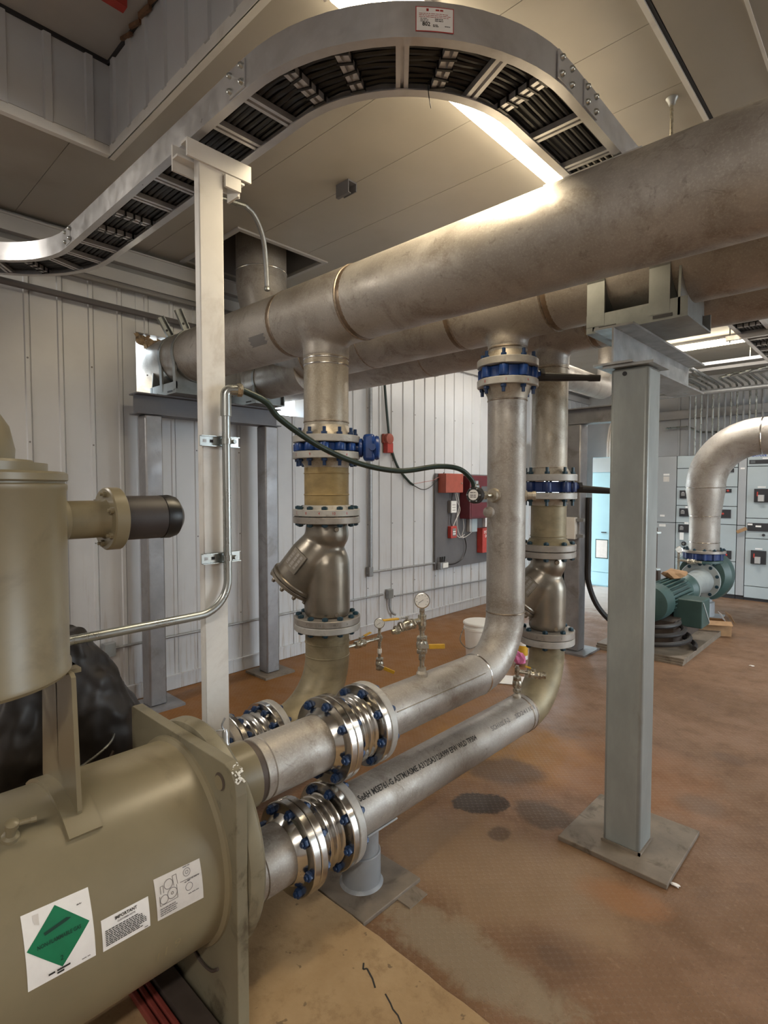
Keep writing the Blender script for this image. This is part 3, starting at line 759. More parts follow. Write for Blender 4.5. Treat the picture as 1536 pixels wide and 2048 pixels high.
shoe(-4.42, -3.98, *HF, 2.408, 'bright galvanized pipe shoe under the front header at the left wall', [(-4.24, -4.20), (-4.02, -3.98)], 0.36, ears=[(-4.22, R(122)), (-4.00, R(116))])
shoe(-4.42, -3.98, HM[0], 2.62, 0.16, 2.408, 'bright galvanized pipe shoe under the middle header at the left wall', [(-4.02, -3.99)], 0.30)

# ================================================================== RISERS
def flange_pair_bolts(t, o, ax, rad, n, L, mat): bolt_ring(t, o, ax, rad, n, L, mat)
def butterfly(x, y, z0, z1, r, zf0, zf1, label, mat, nb, rf, kind, bolt='blue_bolt', lever=None):
    """lug butterfly valve between two flanges; zf0..zf1 outer faces of the flanges"""
    t = thing('butterfly_valve', label, 'valve', (x, y, z0), 'blue butterfly valves')
    h = z1-z0; mb = MB()
    rb = r+0.022
    mb.lathe([(rb, z0+0.001), (rb+0.006, z0+0.006), (rb+0.006, z1-0.006), (rb, z1-0.001)], (x, y, 0), (0, 0, 1), 40)
    for k in range(nb):
        a = 2*math.pi*(k+0.5)/nb
        mb.lathe([(0.026, z0+0.004), (0.028, z0+0.008), (0.028, z1-0.008), (0.026, z1-0.004)], (x+math.cos(a)*(rf-0.030), y+math.sin(a)*(rf-0.030), 0), (0, 0, 1), 12)
    mb.build('body', mat, t)
    bolt_ring(t, (x, y, zf0), (0, 0, 1), rf-0.028, nb, zf1-zf0, bolt, pro=0.026, nr=0.0175)
    d = Vector((RT.x, RT.y, 0)); zc = (z0+z1)/2; c = Vector((x, y, zc))
    if kind == 'lever':
        MB().lathe([(0.024, rf-0.05), (0.024, rf+0.03)], c, d, 14).build('stem', mat, t)
        MB().lathe([(0.034, rf+0.012), (0.034, rf+0.034)], c, d, 6).build('notch_plate', 'black_rubber', t)
        ld = lever or Vector((0.86, 0.50, -0.07)); ld.normalize()
        p = c+d*(rf+0.03)+Vector((0, 0, -0.012))
        MB().tube([p-ld*0.03, p+ld*0.03, p+ld*0.12, p+ld*0.24, p+ld*0.255, p+ld*0.31], [0.026, 0.024, 0.022, 0.017, 0.020, 0.018], 10).build('lever', 'black_rubber', t)
    else:
        MB().lathe([(0.03, rf-0.05), (0.03, rf+0.055)], c, d, 16).build('stem', mat, t)
        MB().lathe([(0.050, rf-0.006), (0.055, rf), (0.055, rf+0.014), (0.04, rf+0.02)], c, d, 20).build('mount_flange', mat, t)
        q = c+d*(rf+0.055); rot = Matrix((d, Vector((0, 0, 1)).cross(d), Vector((0, 0, 1)))).transposed()
        MB().obox(q, (0.07, 0.12, 0.155), rot).build('gear_housing', mat, t, bevel=0.018)
        MB().lathe([(0.066, 0), (0.072, 0.012), (0.068, 0.026), (0.05, 0.034)], q+d*0.030, d, 28).build('gear_cover', mat, t)
        MB().lathe([(0.02, -0.09), (0.02, 0.09)], q+d*0.02, Vector((0, 0, 1)).cross(d), 12).build('input_shaft', mat, t)
    return t
def strainer(x, y, zt, zb, r, direc, label, nb, rf, sc_=1.0):
    t = thing('check_strainer', label, 'strainer', (x, y, zb), 'cast angled strainers')
    L = zt-zb; mb = MB(); d = Vector((direc[0], direc[1], 0)).normalized()
    # vertical run: upper inlet, waist, fatter lower outlet
    prof = [(r*0.93, zb), (r*1.0, zb+0.02*L), (r*1.04, zb+0.05*L), (r*1.04, zb+0.48*L), (r*1.02, zb+0.58*L), (r*0.92, zb+0.665*L), (r*0.80, zb+0.72*L), (r*0.80, zb+0.75*L), (r*0.95, zb+0.81*L), (r*1.0, zb+0.87*L), (r*0.95, zb+0.96*L), (r*0.93, zt)]
    mb.lathe(prof, (x, y, 0), (0, 0, 1), 40)
    ax = (d*0.86+Vector((0, 0, -1.08))).normalized()
    p0 = Vector((x, y, zb+0.80*L))
    Lb = 0.335*sc_*(L/0.548)
    mb.lathe([(r*0.80, 0), (r*1.0, Lb*0.20), (r*1.10, Lb*0.45), (r*1.10, Lb)], p0-ax*0.02, ax, 36)
    body = fuse(mb.build('body', 'cast_steel', t), 0.008, 7)
    c0 = p0-ax*0.02+ax*Lb
    MB().lathe([(r*1.16, -0.022), (r*1.20, -0.016), (r*1.20, 0.0), (r*1.14, 0.004)], c0, ax, 40).build('cover_rim', 'cast_steel', t)
    MB().lathe([(r*1.16, 0.006), (r*1.18, 0.010), (r*1.18, 0.026), (r*0.8, 0.040), (r*0.3, 0.046)], c0, ax, 40).build('cover', 'cast_steel', t)
    bolt_ring(t, c0+ax*0.004, ax, r*1.05, 10, 0.024, 'cast_steel', nr=0.014, pro=0.006)
    # nameplate on the branch, facing the viewer side
    side = ax.cross(Vector((0, 0, 1))).normalized()
    if side.dot(Vector((0, 0, 1.0))-Vector((x, y, 0))) < 0 and side.dot(-Vector((x, y, 0))) < 0: side = -side
    nrm = (side*0.96+ax.cross(side)*0.0).normalized(); up_ = ax.cross(nrm).normalized()
    if up_.z < 0: up_ = -up_
    nrm = (nrm*0.93+up_*0.37).normalized(); up2 = nrm.cross(ax).normalized()
    pc = c0-ax*Lb*0.42+nrm*(r*1.10+0.004)
    rot = Matrix((ax, up2, nrm)).transposed()
    MB().obox(pc, (Lb*0.36, r*0.80, 0.012), rot).build('nameplate', 'cast_steel', t, smooth=False)
    flip = -1 if up2.z < 0 else 1
    scribble('raised_marks', lambda u, v: pc+ax*u+up2*flip*v+nrm*0.0072, -Lb*0.14, Lb*0.14, (0.026, -0.004, -0.034), 0.018, 'flange_steel', t, 4)
    # drain plugs
    for zz in (zb+0.045*L, zt-0.06*L):
        p = Vector((x, y, zz))+(Vector((-x, -y, 0)).normalized()*0.80+d*-0.45).normalized()*(r*1.0)
        MB().lathe([(0.014, -0.01), (0.014, 0.006), (0.012, 0.010)], p, Vector((-x, -y, 0)), 12).build('plug', 'cast_steel', t)
    return t
def vpipe(t, name, x, y, r, z0, z1, mat, n=48): return MB().lathe([(r-0.008, z0), (r, z0), (r, z1), (r-0.008, z1)], (x, y, 0), (0, 0, 1), n).build(name, mat, t)
def wnflange(t, x, y, r, rf, z0, z1, hub, mat, numb=None):
    """flange disc z0..z1 with a hub tapering up (+) or down (-)"""
    disc(t, 'flange', (x, y, z0), (0, 0, 1), rf, z1-z0, mat)
    if hub > 0: prof = [(r+0.028, z1-0.002), (r+0.004, z1+hub*0.7), (r, z1+hub)]
    else: prof = [(r, z0+hub), (r+0.004, z0+hub*0.7), (r+0.028, z0+0.002)]
    MB().lathe(prof, (x, y, 0), (0, 0, 1), 40, closed=False).build('hub', 'stainless_old', t)
def fl_marks(t, x, y, rf, zc, words, a0=-60, a1=35, size=0.022, mat='print_red'):
    """bolt numbers pencilled round a flange rim, facing the camera"""
    base = math.atan2(-y, -x)
    n = len(words)
    for i, s_ in enumerate(words):
        a = base+R(a0+(a1-a0)*i/max(1, n-1))
        cx_, cy_ = math.cos(a), math.sin(a)
        text_obj('bolt_number', s_, size, lambda u, v: (x+(rf+0.0008)*cx_-u*cy_, y+(rf+0.0008)*cy_+u*cx_, zc+v-size*0.33), mat, t, 'CENTER')

# --- riser A (from the front header)
x, y, r = RA; RFA = 0.196
t = thing('riser_pipe', 'stainless riser stub dropping from the nearest header to the geared blue valve', 'pipe', (x, y, 1.96))
vpipe(t, 'pipe', x, y, r, 2.04, 2.47, 'stainless_old')
for z in (2.44, 2.405, 2.08): ring(t, (x, y, z), (0, 0, 1), r, 0.012, 0.004, 'chrome' if z > 2.3 else 'weld')
wnflange(t, x, y, r, RFA, 1.960, 2.000, 0.06, 'flange_light')
butterfly(x, y, 1.909, 1.958, r, 1.867, 2.000, 'blue butterfly valve with boxy gear operator on the left riser', 'blue_paint', 12, RFA, 'gear')
t = thing('pipe_spool', 'brown stained flanged spool below the geared blue valve', 'pipe', (x, y, 1.537))
wnflange(t, x, y, r, RFA, 1.867, 1.907, -0.05, 'flange_light'); vpipe(t, 'pipe', x, y, r, 1.59, 1.85, 'brown_pipe')
for z in (1.784, 1.66): ring(t, (x, y, z), (0, 0, 1), r, 0.010, 0.004, 'brown_pipe')
disc(t, 'flange', (x, y, 1.538), (0, 0, 1), RFA, 0.038, 'flange_light')
MB().lathe([(r+0.03, 1.576), (r+0.004, 1.60)], (x, y, 0), (0, 0, 1), 40, closed=False).build('hub', 'flange_light', t)
bolt_ring(t, (x, y, 1.495), (0, 0, 1), RFA-0.028, 12, 0.081, 'teal_bolt', pro=0.003, nr=0.018)
fl_marks(t, x, y, RFA, 1.557, ['2', '8', '4', '10', '6'])
fl_marks(t, x, y, RFA, 1.887, ['5', '9', '4', '4'])
st = strainer(x, y, 1.495, 0.945, r, (-0.82, -0.57), 'large cast steel angled strainer on the left riser', 12, RFA)
disc(st, 'flange', (x, y, 1.495), (0, 0, 1), RFA, 0.038, 'flange_steel'); disc(st, 'flange', (x, y, 0.908), (0, 0, 1), RFA, 0.038, 'flange_steel')
bolt_ring(st, (x, y, 0.868), (0, 0, 1), RFA-0.028, 12, 0.078, 'teal_bolt', pro=0.003, nr=0.018)
fl_marks(st, x, y, RFA, 0.927, ['3', '7', '11', '10', '6'], mat='print_black', size=0.016)
t = thing('elbow_pipe', 'olive stained elbow pipe under the left strainer', 'pipe', (x, 1.9, 0.2))
disc(t, 'flange', (x, y, 0.868), (0, 0, 1), RFA, 0.038, 'flange_light')
pth = [(x, y, 0.872), (x, y, 0.712)] + [(x, y-0.37*(1-math.cos(a)), 0.712-0.37*math.sin(a)) for a in [R(90)*i/14 for i in range(1, 15)]] + [(x, 1.765, 0.342)]
MB().tube(pth, r, 48).build('pipe', 'olive_pipe', t)
for z in (0.79, 0.712): ring(t, (x, y, z), (0, 0, 1), r, 0.010, 0.004, 'olive_pipe')
ring(t, (x, y-0.37, 0.342), (0, 1, 0), r, 0.010, 0.004, 'olive_pipe')
disc(t, 'flange', (x, 1.722, 0.342), (0, 1, 0), RFA, 0.040, 'flange_light')

def expansion_joint(x, z, r, rf, y0, y1, label, nb=8, bolt='blue_bolt', tf=0.030):
    """bellows between two loose flanges, y0 near face .. y1 far face"""
    t = thing('expansion_joint', label, 'expansion joint', (x, (y0+y1)/2, z-rf), 'bellows expansion joints')
    disc(t, 'flange', (x, y0, z), (0, 1, 0), rf, tf, 'chrome', n=48); disc(t, 'flange', (x, y1-tf, z), (0, 1, 0), rf, tf, 'chrome', n=48)
    a, b_ = y0+tf-0.002, y1-tf+0.002; prof = []; nc = 4
    for k in range(nc*10+1):
        u = k/(nc*10); prof.append((r+0.008+0.020*(0.5-0.5*math.cos(2*math.pi*nc*u)), a+(b_-a)*u))
    MB().lathe(prof, (x, 0, z), (0, 1, 0), 48, closed=False).build('bellows', 'chrome', t)
    return t
ej3 = expansion_joint(x, 0.342, r, RFA, 1.475, 1.718, 'bellows expansion joint half hidden behind the white post')
bolt_ring(ej3, (x, 1.676, 0.342), (0, 1, 0), RFA-0.028, 12, 0.086, 'blue_bolt', nr=0.018, pro=0.008)
bolt_ring(ej3, (x, 1.430, 0.342), (0, 1, 0), RFA-0.028, 12, 0.086, 'blue_bolt', nr=0.018, pro=0.008)
t = thing('stub_pipe', 'flanged stainless stub pipe behind the white post', 'pipe', (x, 1.2, 0.2))
disc(t, 'flange', (x, 1.430, 0.342), (0, 1, 0), RFA, 0.042, 'flange_steel')
MB().lathe([(r, 0.98), (r, 1.43)], (x, 0, 0.342), (0, 1, 0), 40).build('pipe', 'stainless', t)

# --- riser 1 (from the middle header) and the upper run to the chiller
x, y, r = R1; RF = 0.1715; ZU = 0.685
t = thing('riser_stub', 'short stainless branch under the middle header above the high blue valve', 'pipe', (x, y, 2.38))
vpipe(t, 'pipe', x, y, r, 2.42, 2.55, 'stainless'); ring(t, (x, y, 2.485), (0, 0, 1), r, 0.012, 0.004)
wnflange(t, x, y, r, RF, 2.380, 2.421, 0.045, 'flange_light')
butterfly(x, y, 2.312, 2.377, r, 2.269, 2.421, 'blue butterfly valve high on the middle riser with a black lever', 'blue_paint', 8, RF, 'lever')
t = thing('riser_pipe', 'tall stainless middle riser bending into the upper chiller pipe', 'pipe', (x, 2.4, 0.57))
wnflange(t, x, y, r, RF, 2.269, 2.309, -0.07, 'flange_light')
fl_marks(t, x, y, RF, 2.289, ['8', '1', '6'], -45, 40)
pth = [(x, y, 2.22), (x, y, 0.99)] + [(x, y-0.305*(1-math.cos(a)), 0.99-0.305*math.sin(a)) for a in [R(90)*i/14 for i in range(1, 15)]] + [(x, 1.69, ZU)]
MB().tube(pth, r, 56).build('pipe', 'stainless', t)
for z in (2.195, 0.985): ring(t, (x, y, z), (0, 0, 1), r, 0.012, 0.004)
ring(t, (x, y-0.305, ZU), (0, 1, 0), r, 0.014, 0.004, 'chrome'); ring(t, (x, 1.715, ZU), (0, 1, 0), r, 0.014, 0.005, 'chrome')
MB().lathe([(r+0.028, 1.698), (r+0.003, 1.74)], (x, 0, ZU), (0, 1, 0), 40, closed=False).build('hub', 'stainless', t)
disc(t, 'flange', (x, 1.655, ZU), (0, 1, 0), RF, 0.036, 'flange_light')
MB().bar((x+0.1097*math.cos(R(24)), 1.76, ZU+0.1097*math.sin(R(24))), (x+0.1097*math.cos(R(24)), 2.45, ZU+0.1097*math.sin(R(24))), 0.007, 0.003).build('seam', 'stainless_old', t)
# threaded outlet opposite the flow switch
d2 = Vector((0.93, 0.10, 0)).normalized()
MB().lathe([(0.034, 0.09), (0.030, 0.115), (0.022, 0.118), (0.022, 0.145), (0.026, 0.146), (0.026, 0.165)], (x, y, 1.655), (RT.x*0.97+0.1, RT.y*0.97-0.25, 0), 16).build('outlet_plug', 'stainless_old', t)
ej1 = expansion_joint(x, ZU, r, RF, 1.458, 1.652, 'chrome bellows expansion joint on the upper chiller pipe')
bolt_ring(ej1, (x, 1.622, ZU), (0, 1, 0), RF-0.024, 8, 0.069, 'blue_bolt', nr=0.018, pro=0.008, ph=0.25)
bolt_ring(ej1, (x, 1.424, ZU), (0, 1, 0), RF-0.024, 8, 0.064, 'blue_bolt', nr=0.018, pro=0.008, ph=0.25)
t = thing('stub_pipe', 'scuffed stainless stub pipe on the upper chiller nozzle', 'pipe', (x, 1.25, ZU-r))
disc(t, 'flange', (x, 1.424, ZU), (0, 1, 0), RF, 0.032, 'chrome')
MB().lathe([(r+0.022, 1.425), (r+0.010, 1.405), (r+0.002, 1.395)], (x, 0, ZU), (0, 1, 0), 40, closed=False).build('hub', 'chrome', t)
MB().lathe([(r-0.006, 1.092), (r+0.001, 1.094), (r+0.001, 1.118), (r-0.004, 1.121), (r-0.004, 1.128), (r, 1.131), (r, 1.40)], (x, 0, ZU), (0, 1, 0), 56).build('pipe', 'stainless', t)

# --- riser 2 (from the rear header) and the lower run to the chiller
x, y, r = R2; ZL = 0.345
t = thing('riser_pipe', 'stained stainless rear riser between header and lower blue valve', 'pipe', (x, y, 1.74))
vpipe(t, 'pipe', x, y, r, 1.80, 2.48, 'stainless_old'); ring(t, (x, y, 2.44), (0, 0, 1), r, 0.012, 0.004); ring(t, (x, y, 1.823), (0, 0, 1), r, 0.012, 0.004)
wnflange(t, x, y, r, RF, 1.742, 1.784, 0.05, 'flange_light')
butterfly(x, y, 1.671, 1.738, r, 1.630, 1.784, 'navy butterfly valve on the rear riser with a black lever', 'navy_paint', 8, RF, 'lever', bolt='teal_bolt')
t = thing('pipe_spool', 'olive stained flanged spool under the navy valve', 'pipe', (x, y, 1.306))
wnflange(t, x, y, r, RF, 1.630, 1.669, -0.04, 'flange_light'); vpipe(t, 'pipe', x, y, r, 1.36, 1.62, 'olive_pipe')
for z in (1.586, 1.396): ring(t, (x, y, z), (0, 0, 1), r, 0.010, 0.004, 'olive_pipe')
disc(t, 'flange', (x, y, 1.306), (0, 0, 1), RF, 0.040, 'flange_steel')
MB().lathe([(r+0.03, 1.345), (r+0.004, 1.38)], (x, y, 0), (0, 0, 1), 40, closed=False).build('hub', 'olive_pipe', t)
bolt_ring(t, (x, y, 1.264), (0, 0, 1), RF-0.026, 8, 0.082, 'teal_bolt', pro=0.004, nr=0.018)
st = strainer(x, y, 1.266, 0.800, r, (-0.86, -0.51), 'smaller cast steel strainer on the rear riser', 8, RF)
disc(st, 'flange', (x, y, 1.264), (0, 0, 1), RF, 0.038, 'flange_steel'); disc(st, 'flange', (x, y, 0.757), (0, 0, 1), RF, 0.042, 'flange_steel')
bolt_ring(st, (x, y, 0.713), (0, 0, 1), RF-0.026, 8, 0.086, 'teal_bolt', pro=0.004, nr=0.018)
fl_marks(st, x, y, RF, 0.777, ['1', '1'], -20, 30, 0.02, 'print_black')
t = thing('elbow_pipe', 'stained stainless lower chiller pipe with stencilled lettering', 'pipe', (x, 2.2, 0.235))
disc(t, 'flange', (x, y, 0.713), (0, 0, 1), RF, 0.041, 'flange_light')
pth = [(x, y, 0.715), (x, y, 0.65)] + [(x, y-0.305*(1-math.cos(a)), 0.65-0.305*math.sin(a)) for a in [R(90)*i/14 for i in range(1, 15)]]
MB().tube(pth, r, 56).build('elbow', 'olive_pipe', t)
MB().lathe([(r, 1.47), (r, 2.975)], (x, 0, ZL), (0, 1, 0), 56).build('pipe', 'stainless', t)
for yy in (2.975, 2.93, 1.50): ring(t, (x, yy, ZL), (0, 1, 0), r, 0.012, 0.004)
MB().lathe([(r+0.028, 1.488), (r+0.003, 1.53)], (x, 0, ZL), (0, 1, 0), 40, closed=False).build('hub', 'stainless', t)
disc(t, 'flange', (x, 1.447, ZL), (0, 1, 0), RF, 0.036, 'flange_light')
th0, th1 = R(47.0), R(30.0)
def pipe_text(u, v, y0=1.535):
    yy = y0+u; th = th0+(th1-th0)*(u/1.42)+v/r
    return (x+(r+0.0015)*math.cos(th), yy, ZL+(r+0.0015)*math.sin(th))
def fit_text(s_, y0, y1, size, mat):
    vs, _ = text_geo(s_, size); wd = max(v[0] for v in vs)
    text_obj('stencil_lettering', s_, size, lambda u, v: pipe_text(u+y0-1.535, v), mat, t, bold=0.0007, xs=(y1-y0)/wd)
fit_text('SeAH MSE761-G ASTM/ASME A312/SA312/A999 EFW WLD TP304', 1.535, 2.36, 0.036, 'print_black')
fit_text('SCH10S F-2', 2.50, 2.68, 0.034, 'print_grey'); fit_text('SD241101', 2.74, 2.95, 0.032, 'print_grey')
ej2 = expansion_joint(x, ZL, r, RF, 1.254, 1.443, 'chrome bellows expansion joint on the lower chiller pipe')
bolt_ring(ej2, (x, 1.413, ZL), (0, 1, 0), RF-0.024, 8, 0.070, 'blue_bolt', nr=0.018, pro=0.008, ph=0.25)
bolt_ring(ej2, (x, 1.220, ZL), (0, 1, 0), RF-0.024, 8, 0.064, 'blue_bolt', nr=0.018, pro=0.008, ph=0.25)
t = thing('stub_pipe', 'short stainless stub pipe on the lower chiller nozzle', 'pipe', (x, 1.13, ZL-r))
disc(t, 'flange', (x, 1.220, ZL), (0, 1, 0), RF, 0.032, 'chrome')
MB().lathe([(r+0.022, 1.221), (r+0.010, 1.200), (r+0.002, 1.190)], (x, 0, ZL), (0, 1, 0), 40, closed=False).build('hub', 'chrome', t)
MB().lathe([(r-0.006, 1.040), (r+0.001, 1.042), (r+0.001, 1.062), (r-0.004, 1.065), (r-0.004, 1.072), (r, 1.075), (r, 1.21)], (x, 0, ZL), (0, 1, 0), 56).build('pipe', 'stainless', t)
# stand under the lower run
t = thing('pipe_stand', 'grey painted pipe stand under the lower chiller pipe', 'pipe stand', (x, 1.615, 0))
yb = 1.615
MB().box(x-0.175, x+0.175, yb-0.16, yb+0.185, 0.0, 0.018).build('base_plate', 'plate_dirty', t, smooth=False, bevel=0.003)
MB().lathe([(0.094, 0.018), (0.086, 0.028), (0.083, 0.030), (0.083, 0.155), (0.080, 0.158), (0.076, 0.158)], (x, yb, 0), (0, 0, 1), 36).build('lower_sleeve', 'stand_grey', t)
MB().lathe([(0.074, 0.15), (0.074, 0.262)], (x, yb, 0), (0, 0, 1), 36).build('upper_sleeve', 'stand_grey', t)
poly = [(-0.115, 0.0)]
MB().prism([(math.cos(a)*(r+0.002), math.sin(a)*(r+0.002)) for a in [R(225)+R(90)*k/10 for k in range(11)]]+[(math.cos(a)*(r+0.009), math.sin(a)*(r+0.009)) for a in [R(315)-R(90)*k/10 for k in range(11)]], yb-0.12, yb+0.14, lambda u, v, w_: (x+u, w_, ZL+v)).build('saddle', 'stand_grey', t)
t2 = MB().box(-1.51, -1.41, 1.65, 1.76, 0.0, 0.006).build('steel_shim', 'plate_dirty', smooth=False)
tag(t2, 'small rusty square steel plate lying beside the pipe stand', 'plate')

# ================================================================== CABLE TRAY
TZ = 3.05; TW = 0.255
def tray_pts(wd, z):
    """path at distance wd from the near rail; returns points and unit vectors towards the far rail"""
    P = []; S = []
    for yy in (-1.5, -0.9, -0.3, 0.2): P.append((-3.5-(0.6+wd), yy, z)); S.append((-1, 0, 0))
    for i in range(13):
        a = R(180-90*i/12); P.append((-3.5+(0.6+wd)*math.cos(a), 0.49+(0.6+wd)*math.sin(a), z)); S.append((math.cos(a), math.sin(a), 0))
    for xx in (-3.0, -2.5, -2.0): P.append((xx, 1.09+wd, z)); S.append((0, 1, 0))
    for i in range(19):
        a = R(-90+90*i/18); P.append((-1.67+(0.79-wd)*math.cos(a), 1.88+(0.79-wd)*math.sin(a), z)); S.append((-math.cos(a), -math.sin(a), 0))
    for yy in (2.6, 3.6, 4.8, 6.0, 7.6): P.append((-0.88-wd, yy, z)); S.append((-1, 0, 0))
    return P, S
tray = thing('cable_tray', 'aluminium ladder cable tray sweeping overhead in a wide curve', 'cable tray', (-1.7, 1.2, TZ))
C_ = [(0, 0), (0.034, 0), (0.034, 0.005), (0.005, 0.005), (0.005, 0.100), (0.026, 0.100), (0.026, 0.105), (0, 0.105)]
P, S = tray_pts(0.0, TZ); MB().sweep(C_, P, S).build('side_rail', 'alu', tray, ang=40)
P, S = tray_pts(TW, TZ); MB().sweep([(-a, b_) for a, b_ in C_][::-1], P, S).build('side_rail', 'alu', tray, ang=40)
# rungs: slotted channels between the rails
def rung_mesh(L):
    mb = MB(); pr = [(-0.021, 0), (-0.006, 0), (-0.006, 0.010), (0.006, 0.010), (0.006, 0), (0.021, 0), (0.021, 0.022), (-0.021, 0.022)]
    mb.prism(pr, 0.004, L-0.004, lambda u, v, w_: (u, w_, v)); return mb.mesh('rung', 'alu', False)
rm = rung_mesh(TW)
tie_me = MB().box(-0.026, -0.0215, -0.004, 0.004, -0.004, 0.030).box(0.0215, 0.026, -0.004, 0.004, -0.004, 0.030).box(-0.026, 0.026, -0.004, 0.004, -0.005, 0.0).mesh('cable_tie', 'black_cable', False)
frames = []     # (origin on near rail, direction along the path, tied?)
for i in range(5): frames.append((Vector((-4.10, -0.75+0.229*i, 0)), 'Y-', i == 3))
for i in range(6):
    a = R(176-80*i/5); frames.append((Vector((-3.5+0.6*math.cos(a), 0.49+0.6*math.sin(a), 0)), a, i == 3))
for i, xx in enumerate((-3.36, -3.13, -2.90, -2.67, -2.44, -2.22, -1.93, -1.72)): frames.append((Vector((xx, 1.09, 0)), 'X', i in (1, 2)))
for i, dg in enumerate((-78, -63, -48, -36, -23, -9)):
    a = R(dg); frames.append((Vector((-1.67+0.79*math.cos(a), 1.88+0.79*math.sin(a), 0)), ('C', a), i in (0, 1, 3, 5)))
for i in range(20): frames.append((Vector((-0.88, 2.03+0.27*i, 0)), 'Y', i % 3 == 1 and i > 2))
for (o_, d_, tied) in frames:
    if d_ == 'X': sd = Vector((0, 1, 0))
    elif d_ in ('Y', 'Y-'): sd = Vector((-1, 0, 0))
    elif isinstance(d_, tuple): sd = Vector((-math.cos(d_[1]), -math.sin(d_[1]), 0))
    else: sd = Vector((math.cos(d_), math.sin(d_), 0))
    along = Vector((sd.y, -sd.x, 0)); rot = Matrix((along, sd, Vector((0, 0, 1)))).transposed()
    inst('rung', rm, o_+Vector((0, 0, TZ+0.006)), rot, tray)
    if tied:
        for k in range(5): inst('cable_tie', tie_me, o_+sd*(0.04+0.043*k)+Vector((0, 0, TZ+0.006)), rot @ Euler((0, 0, 0.25*random.uniform(-1, 1))).to_matrix(), tray)
# splice plates with bolts on the near rail
def splice(o_, sd, wd=0.12):
    along = Vector((sd.y, -sd.x, 0)); rot = Matrix((along, sd, Vector((0, 0, 1)))).transposed()
    q = MB().obox(Vector(o_)-sd*0.0035+Vector((0, 0, TZ+0.052)), (wd, 0.005, 0.092), rot).build('splice_plate', 'alu', tray, smooth=False)
    me = MB().lathe([(0.011, 0), (0.011, 0.005), (0.007, 0.012), (0.003, 0.014)], n=10).mesh('bolt', 'emt')
    for u in (-0.036, 0.036):
        for v in (0.025, 0.078): inst('bolt', me, Vector(o_)+along*u-sd*0.006+Vector((0, 0, TZ+v)), axrot(-sd), tray)
splice((-1.72, 1.09, 0), Vector((0, 1, 0)), 0.10)
splice((-3.44, 1.092, 0), Vector((0, 1, 0)), 0.07)
splice((-0.885, 1.83, 0), Vector((-1, 0, 0)), 0.11); splice((-0.88, 2.02, 0), Vector((-1, 0, 0)), 0.11)
# warning sticker on the outside of the curve
def on_rail(u, v, off=0.0012):
    a = R(-41)+u/0.79; rr = 0.79+off
    return (-1.67+rr*math.cos(a), 1.88+rr*math.sin(a), TZ+0.052+v)
def rail_patch(u0, u1, v0, v1, off, n=8):
    mb = MB(); vs = [on_rail(u0+(u1-u0)*k/n, v, off) for v in (v0, v1) for k in range(n+1)]
    return mb.add(vs, [(k, k+1, n+2+k, n+1+k) for k in range(n)])
rail_patch(-0.058, 0.058, -0.036, 0.036, 0.0012).build('sticker', 'print_red', tray, label='white sticker with red border and small print')
rail_patch(-0.0555, 0.0555, -0.0335, 0.0335, 0.0016).build('sticker_face', 'paper', tray)
text_obj('sticker_text', '802', 0.016, lambda u, v: on_rail(u-0.038, v-0.020, 0.002), 'print_black', tray, bold=0.0005)
scribble('sticker_print', lambda u, v: on_rail(u, v, 0.002), 0.002, 0.026, (0.024,), 0.005, 'print_red', tray, 2)
scribble('sticker_print', lambda u, v: on_rail(u, v, 0.002), -0.048, 0.050, (0.015, 0.010, 0.005), 0.0013, 'print_red', tray, 9)
scribble('sticker_print', lambda u, v: on_rail(u, v, 0.002), -0.044, -0.018, (0.000, -0.004, -0.008), 0.0018, 'print_grey', tray, 2)
scribble('sticker_print', lambda u, v: on_rail(u, v, 0.002), 0.000, 0.030, (-0.001, -0.006), 0.003, 'print_grey', tray, 3)
scribble('sticker_print', lambda u, v: on_rail(u, v, 0.002), -0.006, 0.012, (-0.018, -0.022), 0.003, 'print_grey', tray, 2)
scribble('sticker_print', lambda u, v: on_rail(u, v, 0.002), 0.030, 0.048, (-0.020,), 0.003, 'print_grey', tray, 3)
rail_patch(-0.026, -0.019, 0.022, 0.030, 0.0022, 3).build('sticker_emblem', 'print_red', tray)
# cables
for k in range(16):
    low = k < 9
    wd = (0.026+0.0255*k) if low else (0.038+0.0255*(k-9))
    P, S = tray_pts(wd, TZ+(0.042 if low else 0.064))
    pp = [(p[0]+S[i][0]*0.0015*math.sin(i*1.7+k), p[1]+S[i][1]*0.0015*math.sin(i*1.7+k), p[2]+0.002*math.sin(i*2.3+k*1.9)) for i, p in enumerate(P)]
    tag(MB().tube(smooth_path(pp, 3), 0.0132, 10).build('power_cable', 'black_cable'), ('black tray cable, %s from the near rail, bottom layer' % ORD[k]) if low else ('black tray cable, %s from the near rail, upper layer' % ORD[k-9]), 'cable', 'black cables in the tray')
# dangling tie tail and the strut stubs under the tray
tag(MB().tube(smooth_path([(-1.222, 1.515, 3.075), (-1.222, 1.516, 3.04), (-1.218, 1.518, 3.01), (-1.214, 1.520, 2.985)], 4), 0.0016, 5).build('tie_tail', 'black_cable'), 'thin black cable tie tail dangling from the curved tray', 'cable tie')
def trapeze(y, label, rods=True):
    t = thing('tray_trapeze', label, 'hanger', (-1.0, y, 3.0), 'tray trapeze hangers')
    mb = MB().box(-1.22, -0.80, y-0.021, y+0.021, 3.006, 3.012).box(-1.22, -0.80, y-0.021, y-0.018, 3.012, 3.046).box(-1.22, -0.80, y+0.018, y+0.021, 3.012, 3.046)
    mb.build('strut', 'alu', t, smooth=False)
    for xx in (-1.19, -0.835) if rods else (): MB().tube([(xx, y, 2.985), (xx, y, CZ-0.001)], 0.006, 8).build('rod', 'emt', t)
    return t
